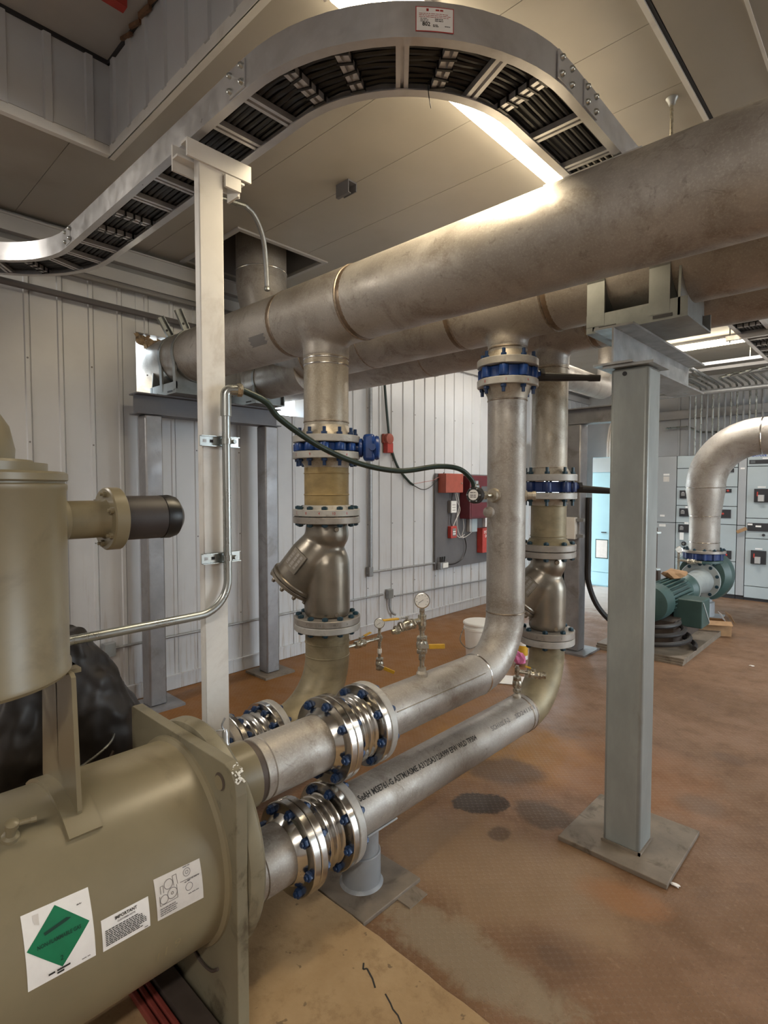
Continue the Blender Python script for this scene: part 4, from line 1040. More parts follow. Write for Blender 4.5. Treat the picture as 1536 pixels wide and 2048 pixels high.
trapeze(2.35, 'strut cross piece under the tray just above the front header', False); trapeze(5.75, 'white strut hanger carrying the far end of the tray')
# threaded rod hanger over the headers
t = thing('rod_hanger', 'thin threaded rod dropping from the ceiling to the front header', 'rod', (-0.87, 2.92, 2.9))
MB().tube([(-0.87, 2.92, 2.93), (-0.87, 2.92, CZ)], 0.008, 8).build('rod', 'brass', t)
MB().lathe([(0.028, 0), (0.020, -0.012), (0.014, -0.030), (0.009, -0.034)], (-0.87, 2.92, CZ-0.001), (0, 0, 1), 16).build('ferrule', 'emt_dull', t)
# short strut stub fixed to the ceiling
t = thing('strut_stub', 'short open steel channel screwed to the ceiling', 'bracket', (-2.55, 2.36, CZ))
MB().box(-2.60, -2.49, 2.33, 2.40, CZ-0.010, CZ-0.001).box(-2.60, -2.49, 2.33, 2.336, CZ-0.075, CZ-0.010).box(-2.60, -2.49, 2.394, 2.40, CZ-0.055, CZ-0.010).box(-2.60, -2.49, 2.33, 2.352, CZ-0.080, CZ-0.075).build('channel', 'beam_grey', t, smooth=False)

# ================================================================== CONDUITS NEAR THE CAMERA
t = thing('metal_conduit', 'bright galvanized conduit bent round the white post', 'conduit', (-1.985, 1.1, 1.2))
pth = fillet_path([(-1.985, 1.188, 2.045), (-1.985, 1.188, 1.205), (-1.985, 0.30, 1.195)], 0.13, 10)
MB().tube(pth, 0.0165, 14).build('pipe', 'emt', t)
MB().tube([(-1.985, 1.188, 1.985), (-1.985, 1.188, 2.055)], 0.0215, 12).build('coupling', 'emt', t)
MB().tube(fillet_path([(-1.985, 1.188, 2.050), (-1.985, 1.188, 2.090), (-1.965, 1.240, 2.092)], 0.022, 6), 0.021, 12).build('elbow_fitting', 'emt', t)
MB().lathe([(0.025, 0), (0.027, 0.006), (0.027, 0.018), (0.022, 0.022)], (-1.968, 1.230, 2.092), (0.35, 0.94, 0), 8).build('gland_nut', 'brass', t)
for zz in (1.885, 1.418):
    mb = MB().box(-2.021, -2.016, 1.092, 1.262, zz-0.021, zz+0.021).box(-2.021, -2.003, 1.092, 1.262, zz+0.018, zz+0.021).box(-2.021, -2.003, 1.092, 1.262, zz-0.021, zz-0.018)
    mb.build('strut_bracket', 'emt', t, smooth=False)
    MB().lathe([(0.0205, -0.011), (0.0205, 0.011)], (-1.985, 1.188, zz), (0, 0, 1), 14).build('clamp', 'emt', t)
    MB().lathe([(0.009, 0), (0.009, 0.016)], (-1.985, 1.216, zz), (1, 0.2, 0), 8).build('clamp_screw', 'emt', t)
    MB().box(-2.0158, -2.015, 1.104, 1.118, zz-0.006, zz+0.006).build('slot', 'wall', t, smooth=False)
    MB().box(-2.0158, -2.015, 1.134, 1.148, zz-0.006, zz+0.006).build('slot', 'gap_dark', t, smooth=False)
fl = [(-1.955, 1.245, 2.092), (-1.945, 1.35, 2.055), (-1.94, 1.42, 1.99), (-1.93, 1.63, 1.885), (-1.91, 1.86, 1.815), (-1.87, 2.10, 1.785), (-1.80, 2.32, 1.812), (-1.745, 2.44, 1.80), (-1.72, 2.515, 1.745), (-1.715, 2.535, 1.70)]
tag(MB().tube(smooth_path(fl, 8), 0.0135, 12).build('flexible_conduit', 'green_cable'), 'dark green flexible conduit drooping from the white post to the flow switch', 'cable')
t = thing('flow_switch', 'round black flow switch with white face on the middle riser', 'switch', (-1.72, 2.6, 1.6))
sw = Vector((-1.712, 2.545, 1.660)); tow = (Vector((R1[0], R1[1], 1.655))-sw).normalized()
fd = Vector((0.12, -0.99, 0.05)).normalized()
MB().lathe([(0.014, 0.155), (0.014, -0.01)], sw+tow*0.0, tow, 14).build('nipple', 'brass', t)
MB().lathe([(0.036, 0.135), (0.036, 0.150), (0.042, 0.158), (0.042, 0.175)], sw, tow, 20).build('weld_outlet', 'stainless_old', t)
MB().lathe([(0.022, 0.03), (0.026, 0.045), (0.026, 0.075), (0.020, 0.085)], sw, tow, 6).build('union', 'brass', t)
MB().lathe([(0.042, -0.02), (0.046, -0.014), (0.046, 0.020), (0.040, 0.026)], sw, fd, 28).build('housing', 'black_rubber', t)
MB().lathe([(0.029, 0.026), (0.029, 0.029)], sw, fd, 28).build('face', 'paper', t)
for k in range(6):
    a = 2*math.pi*k/6; ax_, u_, v_ = basis(fd)
    MB().lathe([(0.005, 0.022), (0.004, 0.029)], sw+(u_*math.cos(a)+v_*math.sin(a))*0.038, fd, 8).build('screw', 'emt', t)
ax_, u_, v_ = basis(fd)
hx = fd.cross(Vector((0, 0, 1))).normalized()*-1
scribble('face_print', lambda a, b_: sw+fd*0.0297+hx*a+Vector((0, 0, b_)), -0.018, 0.018, (0.010, -0.004, -0.014), 0.005, 'print_grey', t, 2)
MB().lathe([(0.018, 0), (0.022, 0.004), (0.022, 0.018), (0.016, 0.026), (0.016, 0.044)], sw+Vector((0, 0, 0.034)), (0, 0, 1), 8).build('gland', 'emt', t)
MB().lathe([(0.026, 0), (0.030, 0.006), (0.030, 0.03), (0.02, 0.036)], Vector((-1.688, 2.655, 1.565)), (0.1, -1, 0), 16).build('blank_plug', 'stainless', t)
# flexible conduit hanging from the ceiling by the roof opening
t = thing('ceiling_whip', 'dark flexible conduit whip hanging down from the ceiling', 'conduit', (-3.3, 2.2, 3.15))
MB().tube([(-3.22, 1.72, CZ-0.028), (-3.19, 1.90, CZ-0.030), (-3.155, 2.02, CZ-0.036)], 0.012, 10).build('conduit', 'emt', t)
MB().tube([(-3.175, 1.955, CZ-0.034), (-3.150, 2.045, CZ-0.040)], 0.017, 10).build('connector', 'emt', t)
MB().tube(smooth_path([(-3.15, 2.04, CZ-0.04), (-3.16, 2.12, CZ-0.075), (-3.20, 2.21, CZ-0.17), (-3.24, 2.26, CZ-0.31), (-3.255, 2.28, CZ-0.47)], 6), 0.017, 10).build('flex', 'emt_dull', t)
MB().lathe([(0.019, 0.03), (0.022, 0.02), (0.020, 0.006), (0.010, 0)], (-3.255, 2.28, CZ-0.495), (0, 0, 1), 12).build('end_cap', 'emt', t)
tag(MB().tube([(-4.40, -0.2, CZ-0.03), (-4.40, 0.9, CZ-0.03), (-4.385, 1.50, CZ-0.03)], 0.016, 8).build('ceiling_conduit', 'emt_dull'), 'thin grey conduit along the ceiling beside the left wall', 'conduit')

# ================================================================== GAUGES AND SMALL VALVES
def gauge(parent, c, r, face):
    face = Vector(face).normalized()
    MB().lathe([(r*0.86, -0.022), (r*0.95, -0.018), (r*0.95, 0.004), (r*1.06, 0.006), (r*1.06, 0.014), (r*0.92, 0.016)], c, face, 28).build('gauge_case', 'chrome', parent)
    MB().lathe([(r*0.92, 0.010), (r*0.92, 0.0165)], c, face, 28).build('gauge_dial', 'glass_face', parent)
    ax, u, v = basis(face); c = Vector(c)
    hz = Vector((0, 0, 1)).cross(face).normalized(); vt = face.cross(hz)
    mb = MB()
    for k in range(9):
        a = R(-45+270*k/8); p = hz*math.cos(a)+vt*math.sin(a)
        mb.bar(c+face*0.0172+p*r*0.66, c+face*0.0172+p*r*0.80, r*0.05, 0.0006, up=face)
    mb.build('dial_marks', 'print_black', parent, smooth=False)
    a = R(215); p = hz*math.cos(a)+vt*math.sin(a)
    MB().bar(c+face*0.0178-p*r*0.2, c+face*0.0178+p*r*0.62, r*0.05, 0.0008, up=face).build('needle', 'print_black', parent, smooth=False)
def nut(parent, c, ax, r, h, mat='brass', n=6, name='hex_nut'):
    return MB().lathe([(r*0.92, -h/2), (r, -h*0.35), (r, h*0.35), (r*0.92, h/2)], c, ax, n).build(name, mat, parent)
def ball_valve(parent, c, ax, r, L, hd=None, hcol='yellow', hl=0.10):
    c = Vector(c); ax = Vector(ax).normalized()
    nut(parent, c-ax*L*0.36, ax, r*1.12, L*0.26); nut(parent, c+ax*L*0.36, ax, r*1.12, L*0.26)
    MB().lathe([(r*0.9, -L*0.28), (r*1.15, -L*0.12), (r*1.15, L*0.12), (r*0.9, L*0.28)], c, ax, 16).build('valve_body', 'brass', parent)
    if hd is not None:
        hd = Vector(hd).normalized(); up = Vector((0, 0, 1)) if abs(ax.z) < 0.7 else Vector((0.35, -0.93, 0))
        p = c+up*(r*1.6)
        MB().lathe([(r*0.35, 0), (r*0.35, r*1.9)], c, up, 8).build('valve_stem', 'brass', parent)
        MB().bar(p, p+hd*hl*0.5, r*0.8, 0.004, up=up).build('lever_arm', 'emt', parent, smooth=False)
        MB().bar(p+hd*hl*0.42, p+hd*hl*1.15, r*1.0, 0.008, up=up).build('lever_grip', hcol, parent, smooth=False, bevel=0.003)
TOC = Vector((0.62, -0.76, 0.12))
# gauge on the upper run
x, y0 = R1[0], 2.05
t = thing('gauge_assembly', 'chrome pressure gauge on a tall stem above the upper chiller pipe', 'gauge', (x, y0, ZU+0.105))
MB().tube([(x, y0, ZU+0.10), (x, y0, 1.12)], 0.0115, 12).build('stem', 'brass', t)
MB().lathe([(0.028, 0), (0.028, 0.018), (0.020, 0.030), (0.020, 0.045)], (x, y0, ZU+0.104), (0, 0, 1), 16).build('weld_outlet', 'stainless_old', t)
nut(t, (x, y0, 0.885), (0, 0, 1), 0.017, 0.03)
ball_valve(t, (x, y0, 0.945), (0, 0, 1), 0.024, 0.085, (0.75, 0.66, 0.03), hl=0.105)
nut(t, (x, y0, 1.03), (0, 0, 1), 0.018, 0.03); MB().lathe([(0.021, -0.025), (0.021, 0.025)], (x, y0, 1.065), (0, 0, 1), 12).build('tee_fitting', 'brass', t)
bd = Vector((-RT.x, -RT.y, 0))*0.85+Vector((0.3, -0.35, -0.12)); bd.normalize()
MB().tube([(x, y0, 1.065), Vector((x, y0, 1.065))+bd*0.05], 0.014, 10).build('side_nipple', 'brass', t)
ball_valve(t, Vector((x, y0, 1.060))+bd*0.085, bd, 0.022, 0.085, bd*0.9+Vector((0, 0, 0.12)), hl=0.11)
nut(t, Vector((x, y0, 1.050))+bd*0.140, bd, 0.021, 0.025); MB().tube([Vector((x, y0, 1.052))+bd*0.12, Vector((x, y0, 1.045))+bd*0.165], 0.013, 10).build('end_nipple', 'brass', t)
nut(t, (x, y0, 1.112), (0, 0, 1), 0.014, 0.02)
gauge(t, (x, y0, 1.160), 0.036, TOC)
# gauge on the left elbow
x, y0, zz = RA[0], 2.60, 0.715
t = thing('gauge_assembly', 'small pressure gauge beside the elbow under the left strainer', 'gauge', (x, y0, 0.50))
MB().tube([(x, 2.27, zz), (x, 2.62, zz)], 0.011, 10).build('branch', 'brass', t)
MB().lathe([(0.026, 2.265), (0.026, 2.285), (0.018, 2.30)], (x, 0, zz), (0, 1, 0), 14).build('weld_outlet', 'stainless_old', t)
ball_valve(t, (x, 2.42, zz), (0, 1, 0), 0.022, 0.085, (0.1, 1, 0.25), hl=0.08)
MB().tube([(x, y0, 0.53), (x, y0, 0.78)], 0.0105, 10).build('stem', 'brass', t)
nut(t, (x, y0, zz), (0, 0, 1), 0.018, 0.04); nut(t, (x, y0, 0.63), (0, 0, 1), 0.015, 0.03, 'white_plastic')
ball_valve(t, (x, y0, 0.545), (0, 0, 1), 0.023, 0.08, (0.62, 0.55, -0.35), hl=0.105)
gauge(t, (x, y0, 0.815), 0.033, TOC)
# drain valve on the lower run
x, y0 = R2[0], 2.91
t = thing('drain_valve', 'small brass valve cluster on top of the lower chiller pipe', 'valve', (x, y0, ZL+0.1))
MB().tube([(x, y0, ZL+0.10), (x, y0, 0.645)], 0.010, 10).build('stem', 'brass', t)
MB().lathe([(0.024, 0), (0.024, 0.016), (0.016, 0.028)], (x, y0, ZL+0.106), (0, 0, 1), 14).build('weld_outlet', 'stainless_old', t)
ball_valve(t, (x, y0, 0.535), (0, 0, 1), 0.024, 0.095)
nut(t, (x, y0, 0.615), (0, 0, 1), 0.017, 0.04)
bd = Vector((0.80, 0.52, -0.10)).normalized()
MB().tube([(x, y0, 0.612), Vector((x, y0, 0.612))+bd*0.15], 0.011, 10).build('side_branch', 'brass', t)
ball_valve(t, Vector((x, y0, 0.606))+bd*0.10, bd, 0.020, 0.085, -bd+Vector((0, 0, 0.2)), hl=0.05)
MB().lathe([(0.02, 0), (0.02, 0.02)], Vector((x, y0, 0.612))+bd*0.145, bd, 12).build('end_plug', 'brass', t)

# ================================================================== CHILLER
SX, SZ, SR = -1.75, 0.527, 0.319
ch = thing('chiller', 'large beige chiller with horizontal shell and upright vessel at left', 'chiller', (SX, 0.2, 0.03))
MB().lathe([(SR, -1.6), (SR, 0.85)], (SX, 0, SZ), (0, 1, 0), 96).build('shell', 'beige', ch)
MB().lathe([(SR-0.002, 0.832), (SR+0.012, 0.842), (SR+0.014, 0.851)], (SX, 0, SZ), (0, 1, 0), 72, closed=False).build('weld_bead', 'beige', ch)
# end plate standing on the slab, lifting eyes in its top corners
poly = [(-2.118, 0.03), (-1.392, 0.03), (-1.392, 0.80), (-1.398, 0.84), (-1.418, 0.868), (-1.455, 0.880), (-1.52, 0.880), (-2.00, 0.876), (-2.108, 0.876), (-2.118, 0.866)]
ep = MB().prism(poly, 0.85, 0.888, lambda u, v, w_: (u, w_, v)).build('end_plate', 'beige_dirty', ch, smooth=False, bevel=0.003)
MB().lathe([(0.027, 0.8485), (0.025, 0.8492)], (-1.478, 0, 0.818), (0, 1, 0), 24).build('lifting_eye', 'steel_dark', ep)
MB().lathe([(0.022, 0.848), (0.020, 0.8486)], (-1.484, 0, 0.812), (0, 1, 0), 24).build('eye_wall', 'beige', ep)
mb = MB()
for i in range(26):
    a = random.uniform(0, 1); mb.obox((-1.394-0.050*a*a, 0.869+random.uniform(-0.017, 0.017), 0.838+0.043*a-0.006*a*a), (0.004+0.005*random.random(), 0.003+0.007*random.random(), 0.003), Euler((0, 0.7, random.random())).to_matrix())
mb.build('chipped_paint', 'white_plastic', ep, smooth=False)
# water box: bolted disc and shallow dished head
MB().lathe([(0.345, 0.888), (0.368, 0.892), (0.374, 0.905), (0.374, 0.935), (0.366, 0.946), (0.34, 0.960), (0.25, 0.985), (0.10, 0.995), (0.0, 0.996)], (SX, 0, SZ), (0, 1, 0), 72).build('water_box', 'beige_dirty', ch)
MB().lathe([(0.116, 0.94), (0.116, 1.066), (0.110, 1.070), (0.104, 1.072), (0.104, 1.10)], (R1[0], 0, ZU), (0, 1, 0), 48).build('nozzle', 'beige', ch)
MB().lathe([(0.107, 1.069), (0.107, 1.093)], (R1[0], 0, ZU), (0, 1, 0), 48).build('gasket', 'steel_dark', ch)
MB().lathe([(0.114, 0.95), (0.114, 1.022), (0.106, 1.028), (0.104, 1.05)], (R2[0], 0, ZL), (0, 1, 0), 48).build('nozzle', 'beige', ch)
MB().lathe([(0.107, 1.020), (0.107, 1.041)], (R2[0], 0, ZL), (0, 1, 0), 48).build('gasket', 'steel_dark', ch)
MB().lathe([(0.20, 0.60), (0.20, 0.97), (0.16, 1.0)], (RA[0], 0, 0.342), (0, 1, 0), 40).build('rear_water_box', 'beige_dirty', ch)
# temperature well on the upper nozzle
w0 = Vector((R1[0]-0.03, 1.005, ZU+0.112))
MB().lathe([(0.014, 0), (0.016, 0.008), (0.012, 0.016), (0.011, 0.05), (0.006, 0.06)], w0, (0, 0, 1), 12).build('temperature_well', 'alu', ch)
MB().tube(smooth_path([w0+Vector((0, 0, 0.05)), w0+Vector((-0.004, -0.01, 0.075)), w0+Vector((0.0, 0.0, 0.10))], 4), 0.0035, 6).build('sensor_tail', 'emt_dull', ch)
MB().tube(smooth_path([w0+Vector((0, -0.005, 0.06)), w0+Vector((-0.02, -0.03, 0.055)), w0+Vector((-0.03, -0.04, 0.03)), w0+Vector((-0.03, -0.05, 0.0))], 4), 0.0025, 6).build('sensor_wire', 'emt_dull', ch)
# upright vessel
VX, VY, VR = -1.75, 0.275, 0.25
MB().lathe([(VR-0.03, 1.195), (VR-0.008, 1.200), (VR, 1.210), (VR, 1.225), (VR-0.004, 1.232), (VR-0.003, 1.690), (VR, 1.696), (VR, 1.708), (VR-0.006, 1.712), (VR-0.006, 1.716), (VR+0.002, 1.720), (VR+0.002, 1.736), (VR-0.006, 1.742), (0.05, 1.744)], (VX, VY, 0), (0, 0, 1), 80).build('vessel', 'beige', ch)
MB().lathe([(0.205, 1.742), (0.205, 1.764), (0.175, 1.764), (0.172, 1.772), (0.10, 1.774)], (VX, VY, 0), (0, 0, 1), 56).build('vessel_cap', 'beige', ch)
MB().lathe([(0.150, 1.77), (0.152, 1.80), (0.140, 1.86), (0.11, 1.91), (0.06, 1.935), (0.0, 1.94)], (VX, VY-0.02, 0), (0, 0, 1), 48).build('dome', 'beige', ch)
nz = 1.607
MB().lathe([(0.072, 0.49), (0.066, 0.515), (0.0555, 0.53), (0.0555, 0.625), (0.062, 0.638)], (VX, 0, nz), (0, 1, 0), 40).build('vessel_nozzle', 'beige', ch)
MB().lathe([(0.090, 0.634), (0.094, 0.638), (0.094, 0.672), (0.090, 0.676)], (VX, 0, nz), (0, 1, 0), 48).build('nozzle_flange', 'beige', ch)
fb = MB().lathe([(0.010, 0), (0.010, 0.008), (0.005, 0.009), (0.005, 0.016)], n=8).mesh('bolt', 'beige')
for k in range(6):
    a = 2*math.pi*(k+0.35)/6; inst('bolt', fb, (VX+0.075*math.cos(a), 0.634, nz+0.075*math.sin(a)), axrot((0, -1, 0)), ch)
MB().lathe([(0.068, 0.676), (0.068, 0.80), (0.066, 0.808)], (VX, 0, nz), (0, 1, 0), 44).build('insulated_sleeve', 'dark_foam', ch)
MB().lathe([(0.069, 0.805), (0.070, 0.83), (0.064, 0.85), (0.040, 0.868), (0.0, 0.872)], (VX, 0, nz), (0, 1, 0), 44).build('end_cap', 'black_cable', ch)
# legs of the vessel: gussets on curved saddle pads
for yy in (0.50, 0.10):
    for sg in (1, -1):
        arcp = [(SX+sg*SR*1.035*math.cos(R(a)), SZ+SR*1.035*math.sin(R(a))) for a in range(63, 91, 3)]
        poly = [(SX+sg*0.152, 0.83)] + arcp + [(SX-sg*0.005, 1.197), (SX+sg*0.115, 1.197), (SX+sg*0.128, 1.188)]
        if sg < 0: poly = poly[::-1]
        MB().prism(poly, yy-0.006, yy+0.006, lambda u, v, w_: (u, w_, v)).build('gusset', 'beige', ch, smooth=False)
        MB().box(SX+sg*0.02-0.06, SX+sg*0.02+0.06, yy-0.035, yy+0.035, 1.185, 1.197).build('foot_plate', 'beige', ch, smooth=False)
    n = 24; prof = [(SR+0.0005, yy-0.042), (SR+0.011, yy-0.041), (SR+0.011, yy+0.041), (SR+0.0005, yy+0.042)]
    mb = MB(); vs = []
    for k in range(n+1):
        a = R(53+74*k/n)
        for (rr, y_) in prof: vs.append((SX+rr*math.cos(a), y_, SZ+rr*math.sin(a)))
    fs = []
    for k in range(n):
        for j in range(3): fs.append((k*4+j, k*4+j+1, k*4+j+5, k*4+j+4))
    fs += [(0, 1, 2, 3), (n*4+3, n*4+2, n*4+1, n*4)]
    mb.add(vs, fs).build('saddle_pad', 'beige', ch)
MB().tube(fillet_path([(SX, VY, 1.2), (SX, VY, 1.10), (SX, -0.6, 1.08)], 0.07, 8), 0.05, 24).build('drop_pipe', 'beige_dirty', ch)
# petcock on the shell
a = R(66); pc = Vector((SX+SR*math.cos(a), 0.345, SZ+SR*math.sin(a))); up_ = Vector((math.cos(a), 0, math.sin(a)))
MB().lathe([(0.022, -0.004), (0.020, 0.008), (0.012, 0.012), (0.012, 0.035), (0.016, 0.036), (0.016, 0.052), (0.008, 0.056)], pc, up_, 12).build('petcock', 'beige', ch)
MB().tube([pc+up_*0.044, pc+up_*0.044+Vector((0.01, 0.045, 0))], 0.006, 8).build('petcock_spout', 'beige', ch)
MB().lathe([(0.008, 0.0), (0.008, 0.012)], pc+up_*0.044+Vector((0.009, 0.040, 0)), (0.2, 1, 0), 6).build('petcock_nut', 'beige', ch)
# stickers curved over the shell
def on_shell(th_deg, yy, off=0.0012):
    a = R(th_deg); return (SX+(SR+off)*math.cos(a), yy, SZ+(SR+off)*math.sin(a))
def shell_patch(pts4, off, n=10):
    """quad given as four (theta, y) corners: tl, tr, br, bl"""
    tl, tr, br, bl = [Vector((p[0], p[1], 0)) for p in pts4]; vs = []
    for i in range(n+1):
        for j in range(n+1):
            u, v = j/n, i/n; q = (tl*(1-u)+tr*u)*(1-v)+(bl*(1-u)+br*u)*v; vs.append(on_shell(q.x, q.y, off))
    fs = [(i*(n+1)+j, i*(n+1)+j+1, (i+1)*(n+1)+j+1, (i+1)*(n+1)+j) for i in range(n) for j in range(n)]
    return MB().add(vs, fs)
K = math.degrees(1/SR)      # degrees of arc per metre
st = shell_patch([(32.4, 0.330), (31.2, 0.476), (2.6, 0.476), (3.4, 0.330)], 0.0010).build('hazard_sticker', 'paper', ch, label='white sticker with a green non-flammable gas diamond')
shell_patch([(30.6, 0.400), (18.2, 0.468), (6.0, 0.402), (18.6, 0.333)], 0.0018).build('green_diamond', 'print_green', st)
def shell_text(s_, size, y0, th, mat, al='CENTER', bold=0.0, xs=1.0):
    return text_obj('sticker_text', s_, size, lambda u, v: on_shell(th+v*K, y0+u, 0.0030), mat, st, al, bold, xs)
shell_text('NON-FLAMMABLE GAS', 0.0125, 0.401, 17.2, 'print_dkgreen', xs=0.74, bold=0.0002)
shell_text('2', 0.016, 0.402, 8.8, 'print_dkgreen')
mb = MB().add([on_shell(22.4, 0.370, 0.003), on_shell(21.2, 0.372, 0.003), on_shell(22.6, 0.420, 0.003), on_shell(23.2, 0.430, 0.003), on_shell(24.0, 0.420, 0.003)], [(0, 1, 2, 3, 4)])
mb.build('cylinder_symbol', 'print_dkgreen', st, smooth=False)
SF = lambda u, v: on_shell(v, u, 0.0030)
scribble('sticker_print', SF, 0.372, 0.428, (5.3,), 0.75, 'print_black', st, 2)
scribble('sticker_print', SF, 0.390, 0.408, (4.2,), 0.75, 'print_black', st, 1)
scribble('sticker_print', SF, 0.444, 0.465, (4.3,), 0.35, 'print_grey', st, 2); scribble('sticker_print', SF, 0.445, 0.458, (26.3,), 0.5, 'print_grey', st, 2)
shell_patch([(30.6, 0.352), (30.4, 0.365), (26.0, 0.364), (27.0, 0.354)], 0.0018, 4).build('scuff', 'paper_grey', st)
st = shell_patch([(15.6, 0.493), (15.4, 0.612), (1.8, 0.612), (2.1, 0.493)], 0.0010).build('notice_sticker', 'paper', ch, label='white sticker headed IMPORTANT with dense print')
shell_text('IMPORTANT', 0.0105, 0.553, 13.1, 'print_black', xs=0.95, bold=0.0003); shell_text('CUSTOMER NOTE', 0.0055, 0.553, 11.7, 'print_grey', bold=0.0002)
scribble('sticker_print', SF, 0.500, 0.604, [10.2-0.78*i for i in range(9)], 0.42, 'print_black', st, 11)
scribble('sticker_print', SF, 0.596, 0.607, (2.6,), 0.4, 'print_grey', st, 1)
st = shell_patch([(21.0, 0.631), (20.0, 0.764), (0.4, 0.765), (1.8, 0.632)], 0.0010).build('diagram_sticker', 'paper_grey', ch, label='off-white sticker with line diagrams of circles')
def shell_circle(cy_, cth, rr, wd=0.0007):
    mb = MB(); vs = []; n = 28
    for k in range(n):
        a = 2*math.pi*k/n
        for q in (rr-wd, rr+wd): vs.append(on_shell(cth+q*math.sin(a)*K, cy_+q*math.cos(a), 0.0024))
    mb.add(vs, [(2*k, 2*k+1, (2*k+3) % (2*n), (2*k+2) % (2*n)) for k in range(n)]); mb.build('diagram', 'print_grey', st, smooth=False)
for c_ in ((0.668, 16.0, 0.012), (0.676, 11.2, 0.0135), (0.653, 10.2, 0.011), (0.676, 11.2, 0.003), (0.722, 17.0, 0.010), (0.724, 10.0, 0.010), (0.722, 17.0, 0.004)): shell_circle(*c_)
def shell_line(a, b_, wd=0.0006):
    MB().bar(on_shell(a[1], a[0], 0.0024), on_shell(b_[1], b_[0], 0.0024), wd*2, 0.0003, up=(1, 0, 0)).build('diagram', 'print_grey', st, smooth=False)
for a, b_ in (((0.681, 18.6), (0.692, 18.6)), ((0.692, 18.6), (0.693, 14.0)), ((0.681, 18.6), (0.682, 14.0)), ((0.645, 16.5), (0.653, 16.5)), ((0.645, 16.5), (0.645, 13.2)), ((0.653, 16.5), (0.653, 13.2)), ((0.70, 13.9), (0.757, 13.4)), ((0.641, 8.0), (0.69, 8.0)), ((0.69, 8.0), (0.69, 14.0)), ((0.641, 12.4), (0.641, 8.0))): shell_line(a, b_)
scribble('sticker_print', SF, 0.640, 0.690, (6.2, 5.2, 4.2, 3.2), 0.45, 'print_grey', st, 6)
scribble('sticker_print', SF, 0.712, 0.735, (19.6, 12.6), 0.4, 'print_grey', st, 2); scribble('sticker_print', SF, 0.72, 0.757, (13.0, 6.5), 0.4, 'print_grey', st, 4)
# handwritten mark lower on the shell
for i, (yy, th) in enumerate(((0.628, -22), (0.650, -21), (0.682, -20))):
    text_obj('paint_mark', '119'[i], 0.045, lambda u, v, yy=yy, th=th: on_shell(th+v*K, yy+u, 0.0016), 'olive_pipe', ch)
# curved weld mark / cable on the end plate
MB().tube(smooth_path([(-1.70, 0.846, 0.245), (-1.66, 0.845, 0.205), (-1.60, 0.845, 0.185), (-1.54, 0.845, 0.192), (-1.50, 0.846, 0.220)], 6), 0.005, 6).build('lifting_wire', 'steel_dark', ch)
# isolation rail at the foot of the end plate
t = thing('isolation_rail', 'red rubber isolation pad and dark steel angle under the chiller end plate', 'pad', (-1.75, 0.75, 0.03))
for k in range(3): MB().box(-2.08, -1.42, 0.700+0.022*k, 0.716+0.022*k, 0.031, 0.060).build('rubber_rib', 'rail_red', t, smooth=False, bevel=0.004)
MB().box(-2.10, -1.42, 0.768, 0.835, 0.031, 0.070).build('steel_angle', 'steel_dark', t, smooth=False)
# dark wrapped motor behind the shell
t = thing('wrapped_motor', 'black vinyl wrapped motor tied with wire behind the beige chiller shell', 'motor', (-2.30, 0.72, 0.2))
prof = [(0.20, 0.36, 0.15), (0.50, 0.38, 0.17), (0.66, 0.38, 0.17), (0.78, 0.35, 0.155), (0.92, 0.26, 0.13), (1.04, 0.17, 0.11), (1.11, 0.125, 0.09), (1.14, 0.09, 0.06)]
vs = []; n = 36; mcx, mcy = -2.42, 0.70
for (zz, rx, ry) in prof:
    for k in range(n):
        a = 2*math.pi*k/n; w_ = 1+0.05*math.sin(5*a+zz*7)+0.03*math.sin(11*a-zz*13)
        e = 0.65
        ca, sa = math.cos(a), math.sin(a)
        vs.append((mcx+math.copysign(abs(ca)**e, ca)*ry*w_, mcy+math.copysign(abs(sa)**e, sa)*rx*w_*0.80, zz))
fs = [(i*n+k, i*n+(k+1) % n, (i+1)*n+(k+1) % n, (i+1)*n+k) for i in range(len(prof)-1) for k in range(n)] + [tuple(range((len(prof)-1)*n, len(prof)*n)), tuple(range(n))[::-1]]
o = MB().add(vs, fs).build('vinyl_cover', 'dark_cloth', t, ang=60)
q = o.modifiers.new('sub', 'SUBSURF'); q.levels = 3; q.render_levels = 3
tx = bpy.data.textures.new('folds', 'CLOUDS'); tx.noise_scale = 0.16
q = o.modifiers.new('folds', 'DISPLACE'); q.texture = tx; q.texture_coords = 'LOCAL'; q.strength = 0.09; q.mid_level = 0.5
MB().box(-2.55, -2.30, 0.42, 0.82, 0.03, 0.21).build('motor_base', 'steel_dark', t, smooth=False)
MB().tube(smooth_path([(-2.22, 0.45, 0.62), (-2.17, 0.62, 0.66), (-2.18, 0.78, 0.72), (-2.30, 0.86, 0.73)], 6), 0.005, 6).build('tie_wire', 'emt', t)
MB().tube(smooth_path([(-2.22, 0.45, 0.61), (-2.18, 0.60, 0.60), (-2.16, 0.74, 0.62), (-2.17, 0.80, 0.70)], 6), 0.005, 6).build('tie_wire', 'steel_dark', t)
tag(MB().tube(smooth_path([(-1.985, 0.57, 1.23), (-1.96, 0.58, 1.19), (-1.985, 0.59, 1.17), (-2.005, 0.585, 1.20), (-1.985, 0.57, 1.23)], 5), 0.003, 6).build('wire_tie', 'black_cable'), 'black wire tie round the bright bent conduit', 'cable tie')

